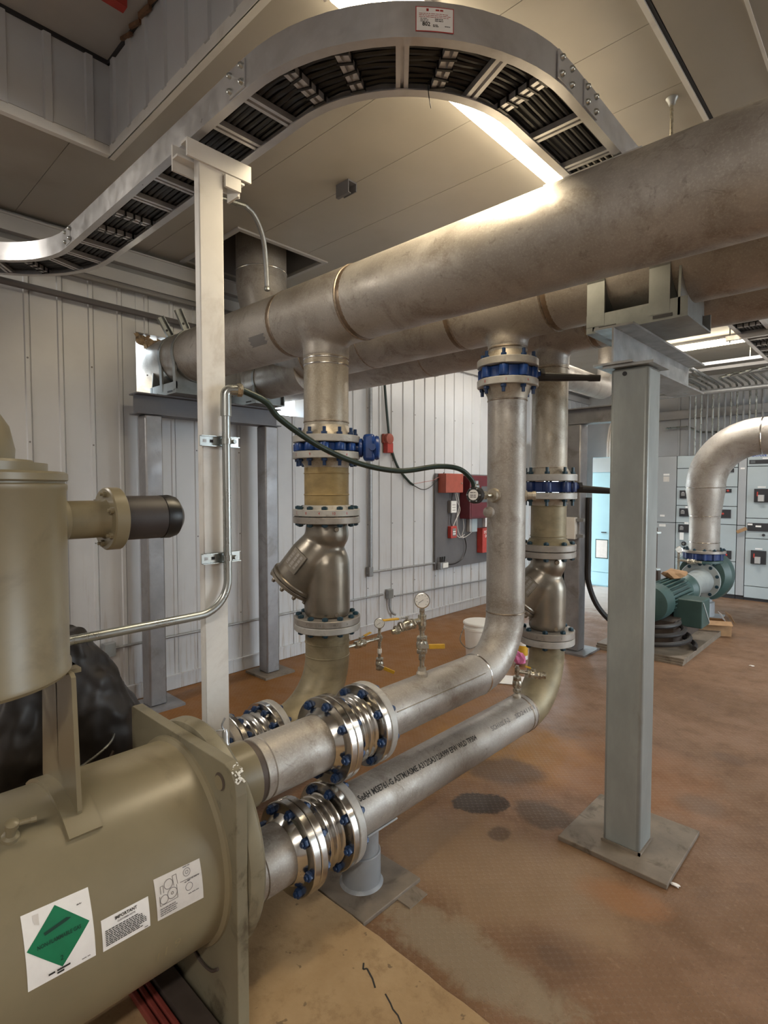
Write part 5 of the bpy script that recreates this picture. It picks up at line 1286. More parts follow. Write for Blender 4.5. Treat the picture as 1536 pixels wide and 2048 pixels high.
# ================================================================== LEFT WALL FITTINGS
XW = WX+0.014
def wall_conduit(pts, rad, label, mat='emt_dull', fil=0.03):
    return tag(MB().tube(fillet_path(pts, fil, 5) if len(pts) > 2 else pts, rad, 8).build('wall_conduit', mat), label, 'conduit')
wall_conduit([(XW+0.03, 4.475, 3.25), (XW+0.03, 4.475, 0.735)], 0.022, 'vertical grey conduit on the left wall beside the red horn')
wall_conduit([(XW+0.02, 4.43, 0.735), (XW+0.02, 5.66, 0.722)], 0.013, 'thin level conduit running to the fire alarm board')
t = thing('conduit_box', 'dark conduit elbow body on the left wall', 'conduit box', (XW, 4.46, 0.68)); MB().box(WX+0.012, WX+0.065, 4.43, 4.50, 0.69, 0.80).build('body', 'trim_dark', t, smooth=False, bevel=0.008)
MB().box(WX+0.065, WX+0.069, 4.437, 4.493, 0.70, 0.79).build('cover', 'emt_dull', t, smooth=False)
wall_conduit([(XW+0.012, -1.0, 0.462), (XW+0.012, 4.70, 0.450)], 0.011, 'thin level conduit low on the left wall')
wall_conduit([(XW+0.012, 4.90, 0.40), (XW+0.012, 8.25, 0.33)], 0.010, 'thin level conduit low on the left wall right of the socket box')
wall_conduit([(XW+0.05, -1.0, 3.10), (XW+0.05, 3.0, 3.045)], 0.024, 'dark blue-grey pipe along the upper left wall', 'board_grey')
wall_conduit([(XW+0.06, -1.0, 3.232), (XW+0.06, 4.47, 3.232)], 0.022, 'dark conduit tucked under the eave trim', 'trim_dark')
def outlet(y, z, label, drop=True):
    t = thing('outlet_box', label, 'outlet', (XW, y, z))
    MB().box(WX+0.012, WX+0.060, y-0.045, y+0.045, z-0.055, z+0.055).build('box', 'emt_dull', t, smooth=False, bevel=0.005)
    MB().box(WX+0.060, WX+0.064, y-0.04, y+0.04, z-0.05, z+0.05).build('cover_plate', 'galv', t, smooth=False)
    if drop: MB().tube(smooth_path([(WX+0.04, y, z-0.055), (WX+0.04, y, z-0.16), (WX+0.05, y+0.03, z-0.23), (WX+0.06, y+0.08, z-0.26)], 5), 0.014, 8).build('drop', 'emt_dull', t)
outlet(4.80, 0.445, 'grey socket box low on the left wall with a dangling flex'); outlet(1.62, 0.455, 'grey socket box low on the wall behind the black wrapped motor', False)
# red horn with trailing cable
t = thing('alarm_horn', 'small red alarm horn alone on the left wall', 'alarm horn', (XW, 4.752, 2.11))
MB().box(WX+0.012, WX+0.050, 4.69, 4.815, 2.22, 2.325).build('backbox', 'red_dull', t, smooth=False, bevel=0.006)
MB().lathe([(0.058, 0.0), (0.064, 0.006), (0.060, 0.040), (0.030, 0.046)], (WX+0.050, 4.752, 2.268), (1, 0, 0), 24).build('horn', 'red_dull', t)
MB().box(WX+0.012, WX+0.085, 4.715, 4.815, 2.105, 2.225).build('strobe', 'red', t, smooth=False, bevel=0.008)
tag(MB().tube(smooth_path([(WX+0.03, 4.70, 3.25), (WX+0.03, 4.73, 2.83), (WX+0.035, 4.78, 2.40), (WX+0.03, 4.83, 2.18), (WX+0.03, 4.95, 1.95), (WX+0.03, 5.15, 1.78), (WX+0.03, 5.24, 1.735)], 6), 0.015, 8).build('loose_cable', 'green_cable'), 'dark cable sagging down the left wall past the red horn', 'cable')
tag(MB().tube(smooth_path([(WX+0.03, 5.22, 1.74), (WX+0.03, 5.40, 1.68), (WX+0.03, 5.55, 1.70), (WX+0.05, 5.70, 1.80), (WX+0.08, 5.80, 1.90)], 6), 0.005, 6).build('loose_wire', 'black_cable'), 'thin black wire looping up to the orange-red alarm box', 'cable')
tag(MB().tube(smooth_path([(WX+0.03, 5.26, 1.75), (WX+0.03, 5.42, 1.77), (WX+0.05, 5.62, 1.80), (WX+0.08, 5.78, 1.88)], 6), 0.003, 5).build('loose_wire', 'red_dull'), 'thin reddish wire running to the orange-red alarm box', 'cable')
# alarm board
t = thing('alarm_board', 'dark grey backboard carrying the fire alarm boxes', 'board', (WX, 6.4, 0.62))
MB().box(WX+0.020, WX+0.040, 5.67, 7.55, 0.63, 1.885).build('board', 'board_grey', t, smooth=False)
BX = WX+0.041
def wbox(name, y0, y1, z0, z1, dp, mat, label, cat, bev=0.008):
    t = thing(name, label, cat, (BX, (y0+y1)/2, z0)); MB().box(BX, BX+dp, y0, y1, z0, z1).build('case', mat, t, smooth=False, bevel=bev); return t
t = wbox('alarm_box', 5.72, 6.10, 1.635, 1.885, 0.13, 'red_dull', 'orange-red box at the top left of the alarm board', 'box')
MB().lathe([(0.012, 0), (0.012, 0.008)], (BX+0.13, 6.06, 1.76), (1, 0, 0), 10).build('lock', 'brass', t)
t = wbox('fire_alarm_control', 6.20, 6.74, 1.28, 1.865, 0.17, 'maroon', 'large maroon fire alarm panel on the board', 'panel')
MB().box(BX+0.17, BX+0.176, 6.225, 6.715, 1.30, 1.845).build('door', 'maroon', t, smooth=False, bevel=0.004)
MB().box(BX+0.176, BX+0.180, 6.46, 6.62, 1.50, 1.72).build('window', 'label_dark', t, smooth=False)
MB().box(BX+0.180, BX+0.182, 6.49, 6.59, 1.60, 1.70).build('screen', 'board_grey', t, smooth=False)
t = wbox('relay_box', 5.93, 6.06, 1.365, 1.53, 0.05, 'trim_dark', 'small box with off-white cover under the orange-red alarm box', 'box'); MB().box(BX+0.05, BX+0.056, 5.935, 6.055, 1.37, 1.525).build('cover', 'white_plastic', t, smooth=False)
for i in range(3): MB().box(BX+0.056, BX+0.057, 5.96, 6.03, 1.40+0.035*i, 1.407+0.035*i).build('print_line', 'print_grey', t, smooth=False)
t = wbox('pull_station', 5.93, 6.06, 1.03, 1.19, 0.06, 'red', 'red pull station on the alarm board', 'pull station'); MB().box(BX+0.06, BX+0.064, 5.96, 6.03, 1.06, 1.16).build('handle', 'trim_dark', t, smooth=False)
for i in range(2): MB().box(BX+0.064, BX+0.066, 5.965, 6.025, 1.08+0.03*i, 1.095+0.03*i).build('print_line', 'paper', t, smooth=False)
t = wbox('switch_box', 6.36, 6.53, 1.09, 1.27, 0.06, 'trim_grey', 'grey box with pale cover under the maroon panel', 'box'); MB().box(BX+0.06, BX+0.066, 6.40, 6.53, 1.09, 1.27).build('cover', 'mcc', t, smooth=False)
t = wbox('sign_box', 6.62, 6.98, 0.78, 1.13, 0.10, 'red', 'bright red document box with white lettering at the lower right of the board', 'box')
for i, s_ in enumerate(('SYSTEM RECORD', 'DOCUMENTS')): text_obj('lettering', s_, 0.055, lambda u, v, i=i: (BX+0.102, 6.80+u, 1.055+v-0.055*i), 'paper', t, 'CENTER', 0.001, 0.72)
tag(MB().box(BX+0.002, BX+0.05, 6.76, 6.93, 1.14, 1.27).build('paper_sheet', 'paper', smooth=False), 'white paper sticking up behind the red document box', 'paper')
t = wbox('junction_box', 5.70, 5.86, 0.64, 0.73, 0.07, 'emt_dull', 'grey junction box at the lower left corner of the alarm board', 'junction box'); MB().box(BX+0.07, BX+0.076, 5.74, 5.85, 0.66, 0.72).build('cover', 'white_plastic', t, smooth=False)
for k in range(3): MB().tube([(BX+0.04, 5.73+0.04*k, 0.73), (BX+0.04, 5.73+0.045*k, 0.80)], 0.012, 8).build('gland', 'black_rubber', t)
def wirepath(pts, label, mat='paper_grey', rad=0.005): return tag(MB().tube(smooth_path([(BX+0.03, a, b_) for a, b_ in pts], 5), rad, 5).build('loose_wire', mat), label, 'cable')
wirepath([(6.05, 1.64), (6.10, 1.52), (6.17, 1.40), (6.06, 1.25), (6.02, 1.15), (6.15, 1.03), (6.28, 1.06)], 'beige wire looping down the alarm board from the orange-red box')
wirepath([(6.08, 1.66), (6.15, 1.48), (6.10, 1.30), (6.12, 1.14), (6.22, 1.02), (6.40, 1.06), (6.46, 1.10)], 'grey wire looping to the pale-covered box')
wirepath([(6.24, 1.28), (6.26, 1.15), (6.22, 1.05), (6.28, 1.02)], 'short pale wire below the maroon panel')
wirepath([(6.28, 1.02), (6.32, 0.88), (6.24, 0.74), (6.05, 0.68), (5.86, 0.69)], 'dark wire curving down to the junction box', 'black_cable', 0.007)
wirepath([(5.99, 1.635), (5.98, 1.53)], 'short dark wire above the off-white relay cover', 'black_cable', 0.007)
wirepath([(5.97, 1.365), (5.96, 1.25), (5.98, 1.19)], 'short dark wire above the red pull station', 'black_cable', 0.007)

# ================================================================== FAR END: CABINETS
YF = 9.83; ZT = 2.215
def cabinet(name, x0, x1, label, mat='mcc', cat='cabinet', y0=YF, zt=ZT):
    t = thing(name, label, cat, ((x0+x1)/2, y0+0.25, 0), 'floor cabinets along the far wall')
    MB().box(x0+0.003, x1-0.003, y0+0.012, Y1-0.03, 0.0, zt).build('body', 'gap_dark' if mat == 'mcc' else mat, t, smooth=False)
    return t
def cdoor(t, x0, x1, z0, z1, mat='mcc', y0=YF):
    return MB().box(x0+0.005, x1-0.005, y0-0.008, y0+0.014, z0+0.005, z1-0.005).build('door', mat, t, smooth=False, bevel=0.003)
def plate(t, x0, x1, z0, z1, mat, name='nameplate', y0=YF, d=0.006): return MB().box(x0, x1, y0-0.008-d, y0-0.007, z0, z1).build(name, mat, t, smooth=False)
def handle_unit(dr, xc, zc, wd=0.15, ht=0.11, tag_=True):
    plate(dr, xc-wd/2, xc+wd/2, zc-ht/2, zc+ht/2, 'gap_dark', 'operator_plate', d=0.022)
    MB().box(xc-wd*0.30, xc-wd*0.02, YF-0.075, YF-0.03, zc-ht*0.18, zc+ht*0.22).build('handle', 'trim_dark', dr, smooth=False)
    plate(dr, xc-wd*0.30, xc-wd*0.12, zc-0.01, zc+ht*0.30, 'trim_grey', 'indicator', d=0.026)
    if tag_: plate(dr, xc+0.0, xc+0.06, zc+ht*0.55, zc+ht*0.78, 'paper')
def pilot_strip(dr, xc, zc, wd=0.14, ht=0.07, red=True):
    plate(dr, xc-wd/2, xc+wd/2, zc-ht/2, zc+ht/2, 'gap_dark', 'pilot_plate', d=0.014)
    if red:
        MB().lathe([(0.016, 0), (0.016, 0.012), (0.008, 0.016)], (xc+0.02, YF-0.022, zc), (0, -1, 0), 12).build('red_pilot', 'red', dr)
    MB().lathe([(0.011, 0), (0.011, 0.012)], (xc-0.03, YF-0.022, zc), (0, -1, 0), 12).build('push_button', 'emt_dull', dr)
# left wireway section
t = cabinet('control_cabinet', -3.10, -2.732, 'narrow grey wireway section at the left of the motor control line-up')
d = cdoor(t, -3.10, -2.732, 1.13, ZT, 'mcc_grey'); plate(d, -2.93, -2.84, 1.90, 1.93, 'paper'); plate(d, -2.93, -2.84, 1.80, 1.885, 'paper_grey')
d = cdoor(t, -3.10, -2.732, 0.06, 1.13, 'mcc_grey'); plate(d, -2.98, -2.88, 1.06, 1.10, 'paper'); plate(d, -2.97, -2.90, 1.225, 1.255, 'paper')
# starter section
t = cabinet('control_cabinet', -2.730, -1.876, 'wide section of motor starters behind the pump pipe')
zs = [ZT, 2.01, 1.712, 1.414, 1.133, 0.86, 0.569, 0.329, 0.06]
for i in range(8):
    if i in (5,): continue
    a, b_ = zs[i+1], zs[i]
    if i == 4: a = zs[6]
    d = cdoor(t, -2.730, -1.876, a, b_)
    if i == 0: plate(d, -2.46, -2.34, 2.085, 2.11, 'paper')
    if i == 1:
        MB().lathe([(0.055, 0), (0.055, 0.05), (0.03, 0.055)], (-2.38, YF-0.008, 1.87), (0, -1, 0), 20).build('rotary_handle', 'gap_dark', d)
        MB().lathe([(0.034, 0), (0.034, 0.01)], (-2.38, YF-0.063, 1.87), (0, -1, 0), 16).build('red_cap', 'red', d)
        pilot_strip(d, -2.01, 1.965, 0.16, 0.06)
    if i in (2, 3): handle_unit(d, -2.59, (a+b_)/2+0.03, 0.17, 0.13)
    if i == 2: pilot_strip(d, -2.02, 1.655, 0.13, 0.055); plate(d, -2.175, -2.13, 1.66, 1.69, 'paper')
    if i == 3: pilot_strip(d, -2.08, 1.30, 0.25, 0.13); plate(d, -2.18, -2.13, 1.33, 1.36, 'paper')
    if i == 4:
        handle_unit(d, -2.60, 1.045, 0.17, 0.13)
        MB().lathe([(0.035, 0), (0.035, 0.02)], (-2.60, YF-0.008, 0.80), (0, -1, 0), 16).build('selector', 'gap_dark', d); MB().lathe([(0.018, 0), (0.018, 0.02)], (-2.60, YF-0.03, 0.80), (0, -1, 0), 4).build('selector_knob', 'emt', d)
        MB().lathe([(0.02, 0), (0.02, 0.02)], (-2.60, YF-0.008, 0.67), (0, -1, 0), 12).build('push_button', 'gap_dark', d)
        plate(d, -2.69, -2.64, 0.62, 0.67, 'paper'); pilot_strip(d, -2.02, 0.67, 0.17, 0.13)
        tag_o = MB().box(-2.66, -2.60, YF-0.034, YF-0.031, 0.86, 0.98).build('lockout_tag', 'paper', d, smooth=False)
        MB().lathe([(0.022, 0), (0.022, 0.004)], (-2.08, YF-0.010, 0.525), (0, -1, 0), 14).build('red_dot', 'red', d)
    if i == 6:
        MB().lathe([(0.035, 0), (0.035, 0.02)], (-2.60, YF-0.008, 0.50), (0, -1, 0), 16).build('selector', 'gap_dark', d); MB().lathe([(0.018, 0), (0.018, 0.02)], (-2.60, YF-0.03, 0.50), (0, -1, 0), 4).build('selector_knob', 'emt', d)
# wireway strip and main breaker section
t = cabinet('control_cabinet', -1.876, -1.763, 'slim grey vertical wireway between the starter section and main breaker section')
d = cdoor(t, -1.876, -1.763, 1.13, ZT, 'mcc_grey'); plate(d, -1.845, -1.79, 1.98, 2.005, 'paper'); cdoor(t, -1.876, -1.763, 0.06, 1.13, 'mcc_grey')
t = cabinet('control_cabinet', -1.763, -1.15, 'main breaker section with two square black handles at far right')
d = cdoor(t, -1.763, -1.15, 2.02, ZT); text_obj('maker_lettering', 'EATON', 0.055, lambda u, v: (-1.71+u, YF-0.0095, 2.165+v), 'print_blue', d, bold=0.002)
plate(d, -1.735, -1.45, 2.055, 2.115, 'gap_dark', 'label_strip'); plate(d, -1.57, -1.48, 2.125, 2.145, 'paper'); plate(d, -1.72, -1.66, 2.065, 2.105, 'label_dark', 'window', d=0.007)
d = cdoor(t, -1.763, -1.15, 1.245, 2.02)
for (zc, dd_) in ((1.585, d), (None, None)):
    if zc is None: continue
    plate(dd_, -1.66, -1.465, zc-0.10, zc+0.10, 'gap_dark', 'operator_plate', d=0.03); MB().box(-1.60, -1.53, YF-0.10, YF-0.035, zc-0.085, zc+0.01).build('handle', 'trim_grey', dd_, smooth=False)
    MB().box(-1.625, -1.61, YF-0.041, YF-0.037, zc-0.01, zc+0.055).build('indicator', 'red', dd_, smooth=False); plate(dd_, -1.62, -1.52, zc+0.115, zc+0.135, 'paper')
d = cdoor(t, -1.763, -1.15, 0.94, 1.245); plate(d, -1.735, -1.40, 1.055, 1.175, 'gap_dark', 'meter_strip', d=0.02); plate(d, -1.73, -1.67, 1.14, 1.165, 'paper', d=0.024); plate(d, -1.63, -1.56, 1.115, 1.14, 'paper', d=0.024)
MB().lathe([(0.02, 0), (0.02, 0.02)], (-1.53, YF-0.008, 1.00), (0, -1, 0), 12).build('push_button', 'gap_dark', d)
MB().obox((-1.80, YF-0.06, 1.06), (0.14, 0.01, 0.05), Euler((0, R(-28), 0)).to_matrix()).build('hanging_tag', 'cardboard', d, smooth=False)
d = cdoor(t, -1.763, -1.15, 0.22, 0.94); zc = 0.665
plate(d, -1.68, -1.49, zc-0.10, zc+0.10, 'gap_dark', 'operator_plate', d=0.03); MB().box(-1.62, -1.555, YF-0.10, YF-0.035, zc-0.085, zc+0.01).build('handle', 'trim_grey', d, smooth=False)
MB().box(-1.645, -1.63, YF-0.041, YF-0.037, zc-0.01, zc+0.055).build('indicator', 'red', d, smooth=False); plate(d, -1.63, -1.54, zc+0.115, zc+0.135, 'paper')
cdoor(t, -1.763, -1.15, 0.04, 0.22)
t = cabinet('control_cabinet', -1.148, -0.45, 'rightmost grey cabinet section beyond the pump pipe elbow'); cdoor(t, -1.148, -0.45, 0.06, ZT)
# pale blue drive cabinet by the doorway
t = thing('drive_cabinet', 'pale blue cabinet glimpsed left of the near column', 'cabinet', (-3.6, 9.8, 0))
MB().box(-3.98, -3.25, 9.50, 10.05, 0.0, 2.22).build('body', 'cabinet_blue', t, smooth=False)
d = MB().box(-3.975, -3.255, 9.485, 9.50, 0.25, 1.955).build('door', 'cabinet_blue', t, smooth=False, bevel=0.003); MB().box(-3.975, -3.255, 9.485, 9.50, 1.965, 2.21).build('top_panel', 'mcc', t, smooth=False); MB().box(-3.975, -3.255, 9.485, 9.50, 0.02, 0.24).build('kick_panel', 'cabinet_blue', t, smooth=False)
MB().box(-3.89, -3.70, 9.478, 9.486, 0.50, 0.80).build('instruction_card', 'paper_grey', d, smooth=False); MB().box(-3.905, -3.685, 9.482, 9.487, 0.485, 0.815).build('card_frame', 'pump_green', d, smooth=False)
MB().box(-3.80, -3.72, 9.46, 9.486, 0.93, 0.945).build('latch', 'gap_dark', d, smooth=False)
t = thing('wrapped_duct', 'brown wrapped flexible duct rising from the pale blue cabinet', 'duct', (-3.55, 9.8, 2.22))
MB().tube(smooth_path([(-3.62, 9.75, 2.30), (-3.62, 9.75, 2.6), (-3.52, 9.8, 3.0), (-3.45, 9.85, 3.4)], 6), 0.10, 16).build('duct', 'wrap_brown', t); MB().lathe([(0.11, 0), (0.11, 0.08)], (-3.62, 9.75, 2.221), (0, 0, 1), 20).build('collar', 'white_plastic', t)
for dx in (-0.14, -0.18): MB().tube(smooth_path([(-3.62+dx, 9.68, 2.221), (-3.60+dx, 9.7, 2.7), (-3.46+dx, 9.8, 3.2)], 6), 0.02, 8).build('hose', 'paper_grey', t)
t = thing('wrapped_duct', 'brown duct hanging on the bright wall between the two right risers', 'duct', (-4.3, 8.2, 1.6))
MB().tube(smooth_path([(-4.30, 8.16, 2.42), (-4.28, 8.10, 2.1), (-4.28, 8.10, 1.9), (-4.30, 8.14, 1.72)], 6), 0.10, 14).build('duct', 'wrap_brown', t)
MB().box(WX+0.012, WX+0.03, 8.02, 8.28, 1.62, 1.70).build('bracket', 'emt_dull', t, smooth=False)

# conduits rising from the cabinets and turning along the ceiling
cx_ = [-2.62+0.083*k for k in range(14)]
for k, xx in enumerate(cx_):
    zr = 3.28+0.012*(k % 3)
    pts = [(xx, 10.05, ZT), (xx, 10.05, zr), (xx, 7.2 if k < 7 else 9.15-0.05*(k-7), zr)]
    if k >= 7: pts.append((xx+2.2, pts[-1][1], zr))
    tag(MB().tube(fillet_path(pts, 0.15, 5), 0.016, 7).build('riser_conduit', 'emt' if k % 3 else 'emt_dull'), 'thin metal conduit above the motor control cabinets, %s from the left' % ORD[k], 'conduit', 'conduits above the cabinets')
tag(MB().tube([(-3.4, 9.35, 3.12), (1.5, 9.35, 3.12)], 0.036, 12).build('sprinkler_pipe', 'emt_dull'), 'level grey pipe crossing in front of the cabinet conduits', 'pipe')
tag(MB().tube(fillet_path([(-3.05, 10.30, 2.72), (-2.70, 10.30, 2.72), (-2.55, 10.30, 2.62), (-2.1, 10.30, 2.60)], 0.1, 4), 0.018, 7).build('back_conduit', 'emt'), 'bent conduit on the far wall behind the cabinet conduits', 'conduit')
for k in range(4):
    tag(MB().tube(smooth_path([(-2.35+0.12*k, 10.2, 2.24), (-2.25+0.12*k, 10.22, 2.45), (-1.9+0.1*k, 10.25, 2.65), (-1.2, 10.25, 2.72+0.03*k), (-0.6, 10.25, 2.75)], 5), 0.022, 7).build('back_cable', 'black_cable'), 'black cable looping behind the cabinet conduits, %s from the left' % ORD[k], 'cable', 'black cables on the far wall')
t = thing('strut_rack', 'steel channel rack across the ceiling near the cabinets', 'rack', (-1.5, 8.4, 3.4))
for yy in (8.35, 8.75): MB().box(-2.9, 0.2, yy-0.02, yy+0.02, 3.32, 3.36).build('channel', 'trim_dark', t, smooth=False)
for xx in (-2.7, -1.5, -0.3):
    MB().tube([(xx, 8.35, 3.36), (xx, 8.35, CZ-0.001)], 0.006, 6).build('rod', 'emt', t)
# far insulated pipe seen past the rear riser
t = thing('far_pipe', 'pale stainless pipe high up behind the rear riser', 'pipe', (-2.9, 6.3, 2.85))
MB().tube(fillet_path([(-2.90, 5.3, 3.53), (-2.90, 5.3, 2.98), (-2.92, 7.42, 2.98), (-2.92, 7.42, 3.53)], 0.26, 8), 0.135, 28).build('pipe', 'stainless', t)
# hose and switch on the far frame
tag(MB().tube(smooth_path([(-2.38, 5.60, 1.6), (-2.385, 5.61, 1.0), (-2.38, 5.62, 0.72), (-2.30, 5.70, 0.45), (-2.12, 5.82, 0.25), (-1.9, 6.0, 0.16)], 6), 0.028, 10).build('black_hose', 'black_rubber'), 'black hose curving down beside the far steel frame', 'hose')
t = thing('switch_box', 'small white switch box on the far steel frame', 'box', (-2.5, 5.44, 1.2)); MB().box(-2.55, -2.43, 5.385, 5.445, 1.18, 1.40).build('case', 'white_plastic', t, smooth=False, bevel=0.004)
for zz in (1.20, 1.36): MB().box(-2.42, -2.35, 5.40, 5.445, zz, zz+0.03).build('strut', 'emt_dull', t, smooth=False)
tag(MB().tube([(-2.60, 5.40, 1.75), (-2.60, 5.40, 2.9)], 0.018, 8).build('drop_conduit', 'emt_dull'), 'thin vertical conduit beside the far steel frame', 'conduit')

# ================================================================== PUMP
PX, PY = -1.93, 8.20
t = thing('pump', 'green end suction pump with motor under the curved stainless pipe', 'pump', (PX, 7.6, 0))
MB().lathe([(0.16, -0.16), (0.27, -0.15), (0.335, -0.09), (0.35, 0.0), (0.335, 0.10), (0.27, 0.18), (0.14, 0.21)], (PX, PY+0.05, 0.56), (0, 1, 0), 48).build('volute', 'pump_green', t)
MB().lathe([(0.20, 0.56), (0.17, 0.66), (0.165, 0.72), (0.245, 0.725), (0.25, 0.73), (0.25, 0.758)], (PX, PY, 0), (0, 0, 1), 40).build('discharge', 'pump_green', t)
MB().lathe([(0.235, -0.20), (0.24, -0.195), (0.24, -0.165), (0.235, -0.16)], (PX, PY+0.02, 0.50), (0, 1, 0), 44).build('casing_ring', 'pump_grey', t)
bolt_ring(t, (PX, PY-0.17, 0.50), (0, 1, 0), 0.21, 10, 0.02, 'teal_bolt', nr=0.024, pro=0.004)
MB().lathe([(0.16, -0.95), (0.195, -0.93), (0.195, -0.90), (0.135, -0.86), (0.13, -0.50), (0.15, -0.22), (0.17, -0.17)], (PX, PY, 0.49), (0, 1, 0), 40).build('adapter', 'pump_grey', t)
mo = MB().lathe([(0.08, -2.13), (0.14, -2.09), (0.155, -2.05), (0.155, -1.05), (0.195, -0.99), (0.195, -0.95)], (PX, PY, 0.49), (0, 1, 0), 40).build('motor', 'pump_green', t)
fin = MB().box(-0.006, 0.006, PY-1.97, PY-1.17, 0.150, 0.188).mesh('fin', 'pump_green', False)
for k in range(26):
    a = 2*math.pi*k/26; o = inst('cooling_fin', fin, (PX, 0, 0.49), Euler((0, a, 0)).to_matrix(), mo)
MB().lathe([(0.10, -2.15), (0.185, -2.13), (0.195, -2.05), (0.195, -1.90)], (PX, PY, 0.49), (0, 1, 0), 40).build('fan_cowl', 'pump_green', t)
MB().box(PX+0.14, PX+0.42, 6.42, 6.72, 0.23, 0.52).build('terminal_box', 'pump_green', t, smooth=False, bevel=0.012)
MB().bar((PX+0.423, 6.44, 0.50), (PX+0.423, 6.70, 0.25), 0.02, 0.006, up=(1, 0, 0)).build('terminal_strap', 'pump_grey', t, smooth=False)
MB().box(PX-0.22, PX+0.22, 6.15, 7.2, 0.06, 0.32).build('motor_base', 'steel_dark', t, smooth=False)
MB().lathe([(0.14, 0.0), (0.14, 0.20), (0.11, 0.21), (0.11, 0.30)], (PX+0.0, PY, 0), (0, 0, 1), 24).build('pedestal', 'stand_grey', t)
MB().box(PX-0.22, PX+0.22, PY-0.2, PY+0.2, 0.0, 0.02).build('pedestal_plate', 'stand_grey', t, smooth=False)
# skid planks and coiled hose under the motor
for k in range(3):
    tag(MB().box(PX-0.42, PX+0.42, 5.75+0.02*k, 7.3-0.03*k, 0.02*k, 0.02*k+0.018).build('skid_board', 'plate_dirty', smooth=False), ('lowest', 'middle', 'topmost')[k]+' grey board of the stack under the pump motor', 'board', 'boards under the pump motor')
hp = [(PX+0.02+0.40*math.cos(a)*(1-0.02*a), 6.15+0.42*math.sin(a)*(1-0.02*a), 0.085+0.012*a) for a in [R(15*i) for i in range(0, 74)]]
tag(MB().tube(hp, 0.024, 8).build('coiled_hose', 'black_rubber'), 'coil of black hose lying on boards by the pump motor', 'hose')
# stainless pump line with elbow
t = thing('pump_pipe', 'fat stainless pipe curving over from the green pump', 'pipe', (PX, PY, 0.9))
disc(t, 'flange', (PX, PY, 0.850), (0, 0, 1), 0.255, 0.035, 'flange_steel'); bolt_ring(t, (PX, PY, 0.73), (0, 0, 1), 0.225, 12, 0.155, 'teal_bolt', nr=0.022, pro=0.01)
MB().lathe([(0.18, 0.88), (0.18, 1.30), (0.185, 1.34), (0.222, 1.62), (0.230, 1.66), (0.230, 1.70)], (PX, PY, 0), (0, 0, 1), 44).build('reducer', 'stainless', t)
ce = 0.62; pth = [(PX, PY, 1.69)] + [(PX+ce*(1-math.cos(a)), PY, 1.72+ce*math.sin(a)) for a in [R(90)*i/14 for i in range(0, 15)]] + [(PX+2.6, PY, 1.72+ce)]
MB().tube(pth, 0.230, 44).build('elbow', 'stainless', t)
for (rr, zz) in ((0.18, 0.985), (0.18, 1.33), (0.23, 1.70)): ring(t, (PX, PY, zz), (0, 0, 1), rr, 0.016, 0.006, 'chrome')
ring(t, (PX+ce, PY, 1.72+ce), (1, 0, 0), 0.23, 0.02, 0.006, 'chrome')
butt = thing('butterfly_valve', 'navy butterfly valve on top of the green pump', 'valve', (PX, PY, 0.77), 'blue butterfly valves')
mb = MB().lathe([(0.22, 0.764), (0.225, 0.770), (0.225, 0.842), (0.22, 0.848)], (PX, PY, 0), (0, 0, 1), 40)
for k in range(12):
    a = 2*math.pi*(k+0.5)/12; mb.lathe([(0.033, 0.768), (0.033, 0.844)], (PX+0.212*math.cos(a), PY+0.212*math.sin(a), 0), (0, 0, 1), 10)
mb.build('body', 'navy_paint', butt)
t = thing('gauge_line', 'thin brass gauge line with small gauge left of the pump valve', 'gauge', (PX-0.25, 7.95, 0.6))
gx, gy = PX-0.21, 7.86
MB().tube([(gx, gy, 0.50), (gx, gy, 0.86)], 0.016, 8).build('stem', 'brass', t); gauge(t, (gx, gy, 0.895), 0.04, (0.5, -0.85, 0.1))
MB().tube([(gx, gy, 0.76), (gx+0.28, gy-0.05, 0.76)], 0.014, 8).build('branch', 'brass', t); ball_valve(t, (gx+0.16, gy-0.03, 0.76), (1, -0.18, 0), 0.028, 0.10); nut(t, (gx, gy, 0.60), (0, 0, 1), 0.03, 0.06)
t = thing('guide_bolt', 'upright threaded bolt with clamps beside the near column', 'bolt', (-2.25, 7.4, 0.75))
MB().tube([(-2.28, 7.4, 0.52), (-2.28, 7.4, 1.20)], 0.02, 8).build('rod', 'steel_dark', t)
for zz in (0.68, 1.14): nut(t, (-2.28, 7.4, zz), (0, 0, 1), 0.06, 0.03, 'emt')
MB().box(-2.33, -2.23, 7.35, 7.45, 0.30, 0.66).build('bracket', 'steel_dark', t, smooth=False)

# ================================================================== LOOSE THINGS ON THE FLOOR
def carton(x, y, rz, wx, wy, h, label):
    t = thing('cardboard_box', label, 'box', (x, y, 0)); rot = Euler((0, 0, rz)).to_matrix()
    def P_(u, v, z): q = rot @ Vector((u, v, 0)); return (x+q.x, y+q.y, z)
    def slab(cu, cv, cz, su, sv, sz, tilt=None, nm='side', mat='cardboard'):
        m_ = rot if tilt is None else rot @ Euler(tilt).to_matrix()
        MB().obox(P_(cu, cv, cz), (su, sv, sz), m_).build(nm, mat, t, smooth=False)
    slab(0, 0, 0.004, wx, wy, 0.006, nm='bottom', mat='cardboard_in')
    for s_ in (-1, 1): slab(s_*wx/2, 0, h/2, 0.006, wy, h); slab(0, s_*wy/2, h/2, wx, 0.006, h)
    slab(0, -wy/2-0.03, h+0.01, wx, 0.09, 0.004, (R(22), 0, 0), 'flap'); slab(wx/2+0.02, 0, h+0.05, 0.004, wy*0.8, 0.11, (0, R(-28), 0), 'flap', 'cardboard')
    slab(wx*0.34, 0.0, h+0.055, 0.10, wy*0.5, 0.003, (0, R(62), 0), 'shipping_label', 'paper')
carton(-1.66, 7.34, R(25), 0.40, 0.30, 0.14, 'open cardboard box on the floor in front of the pump')
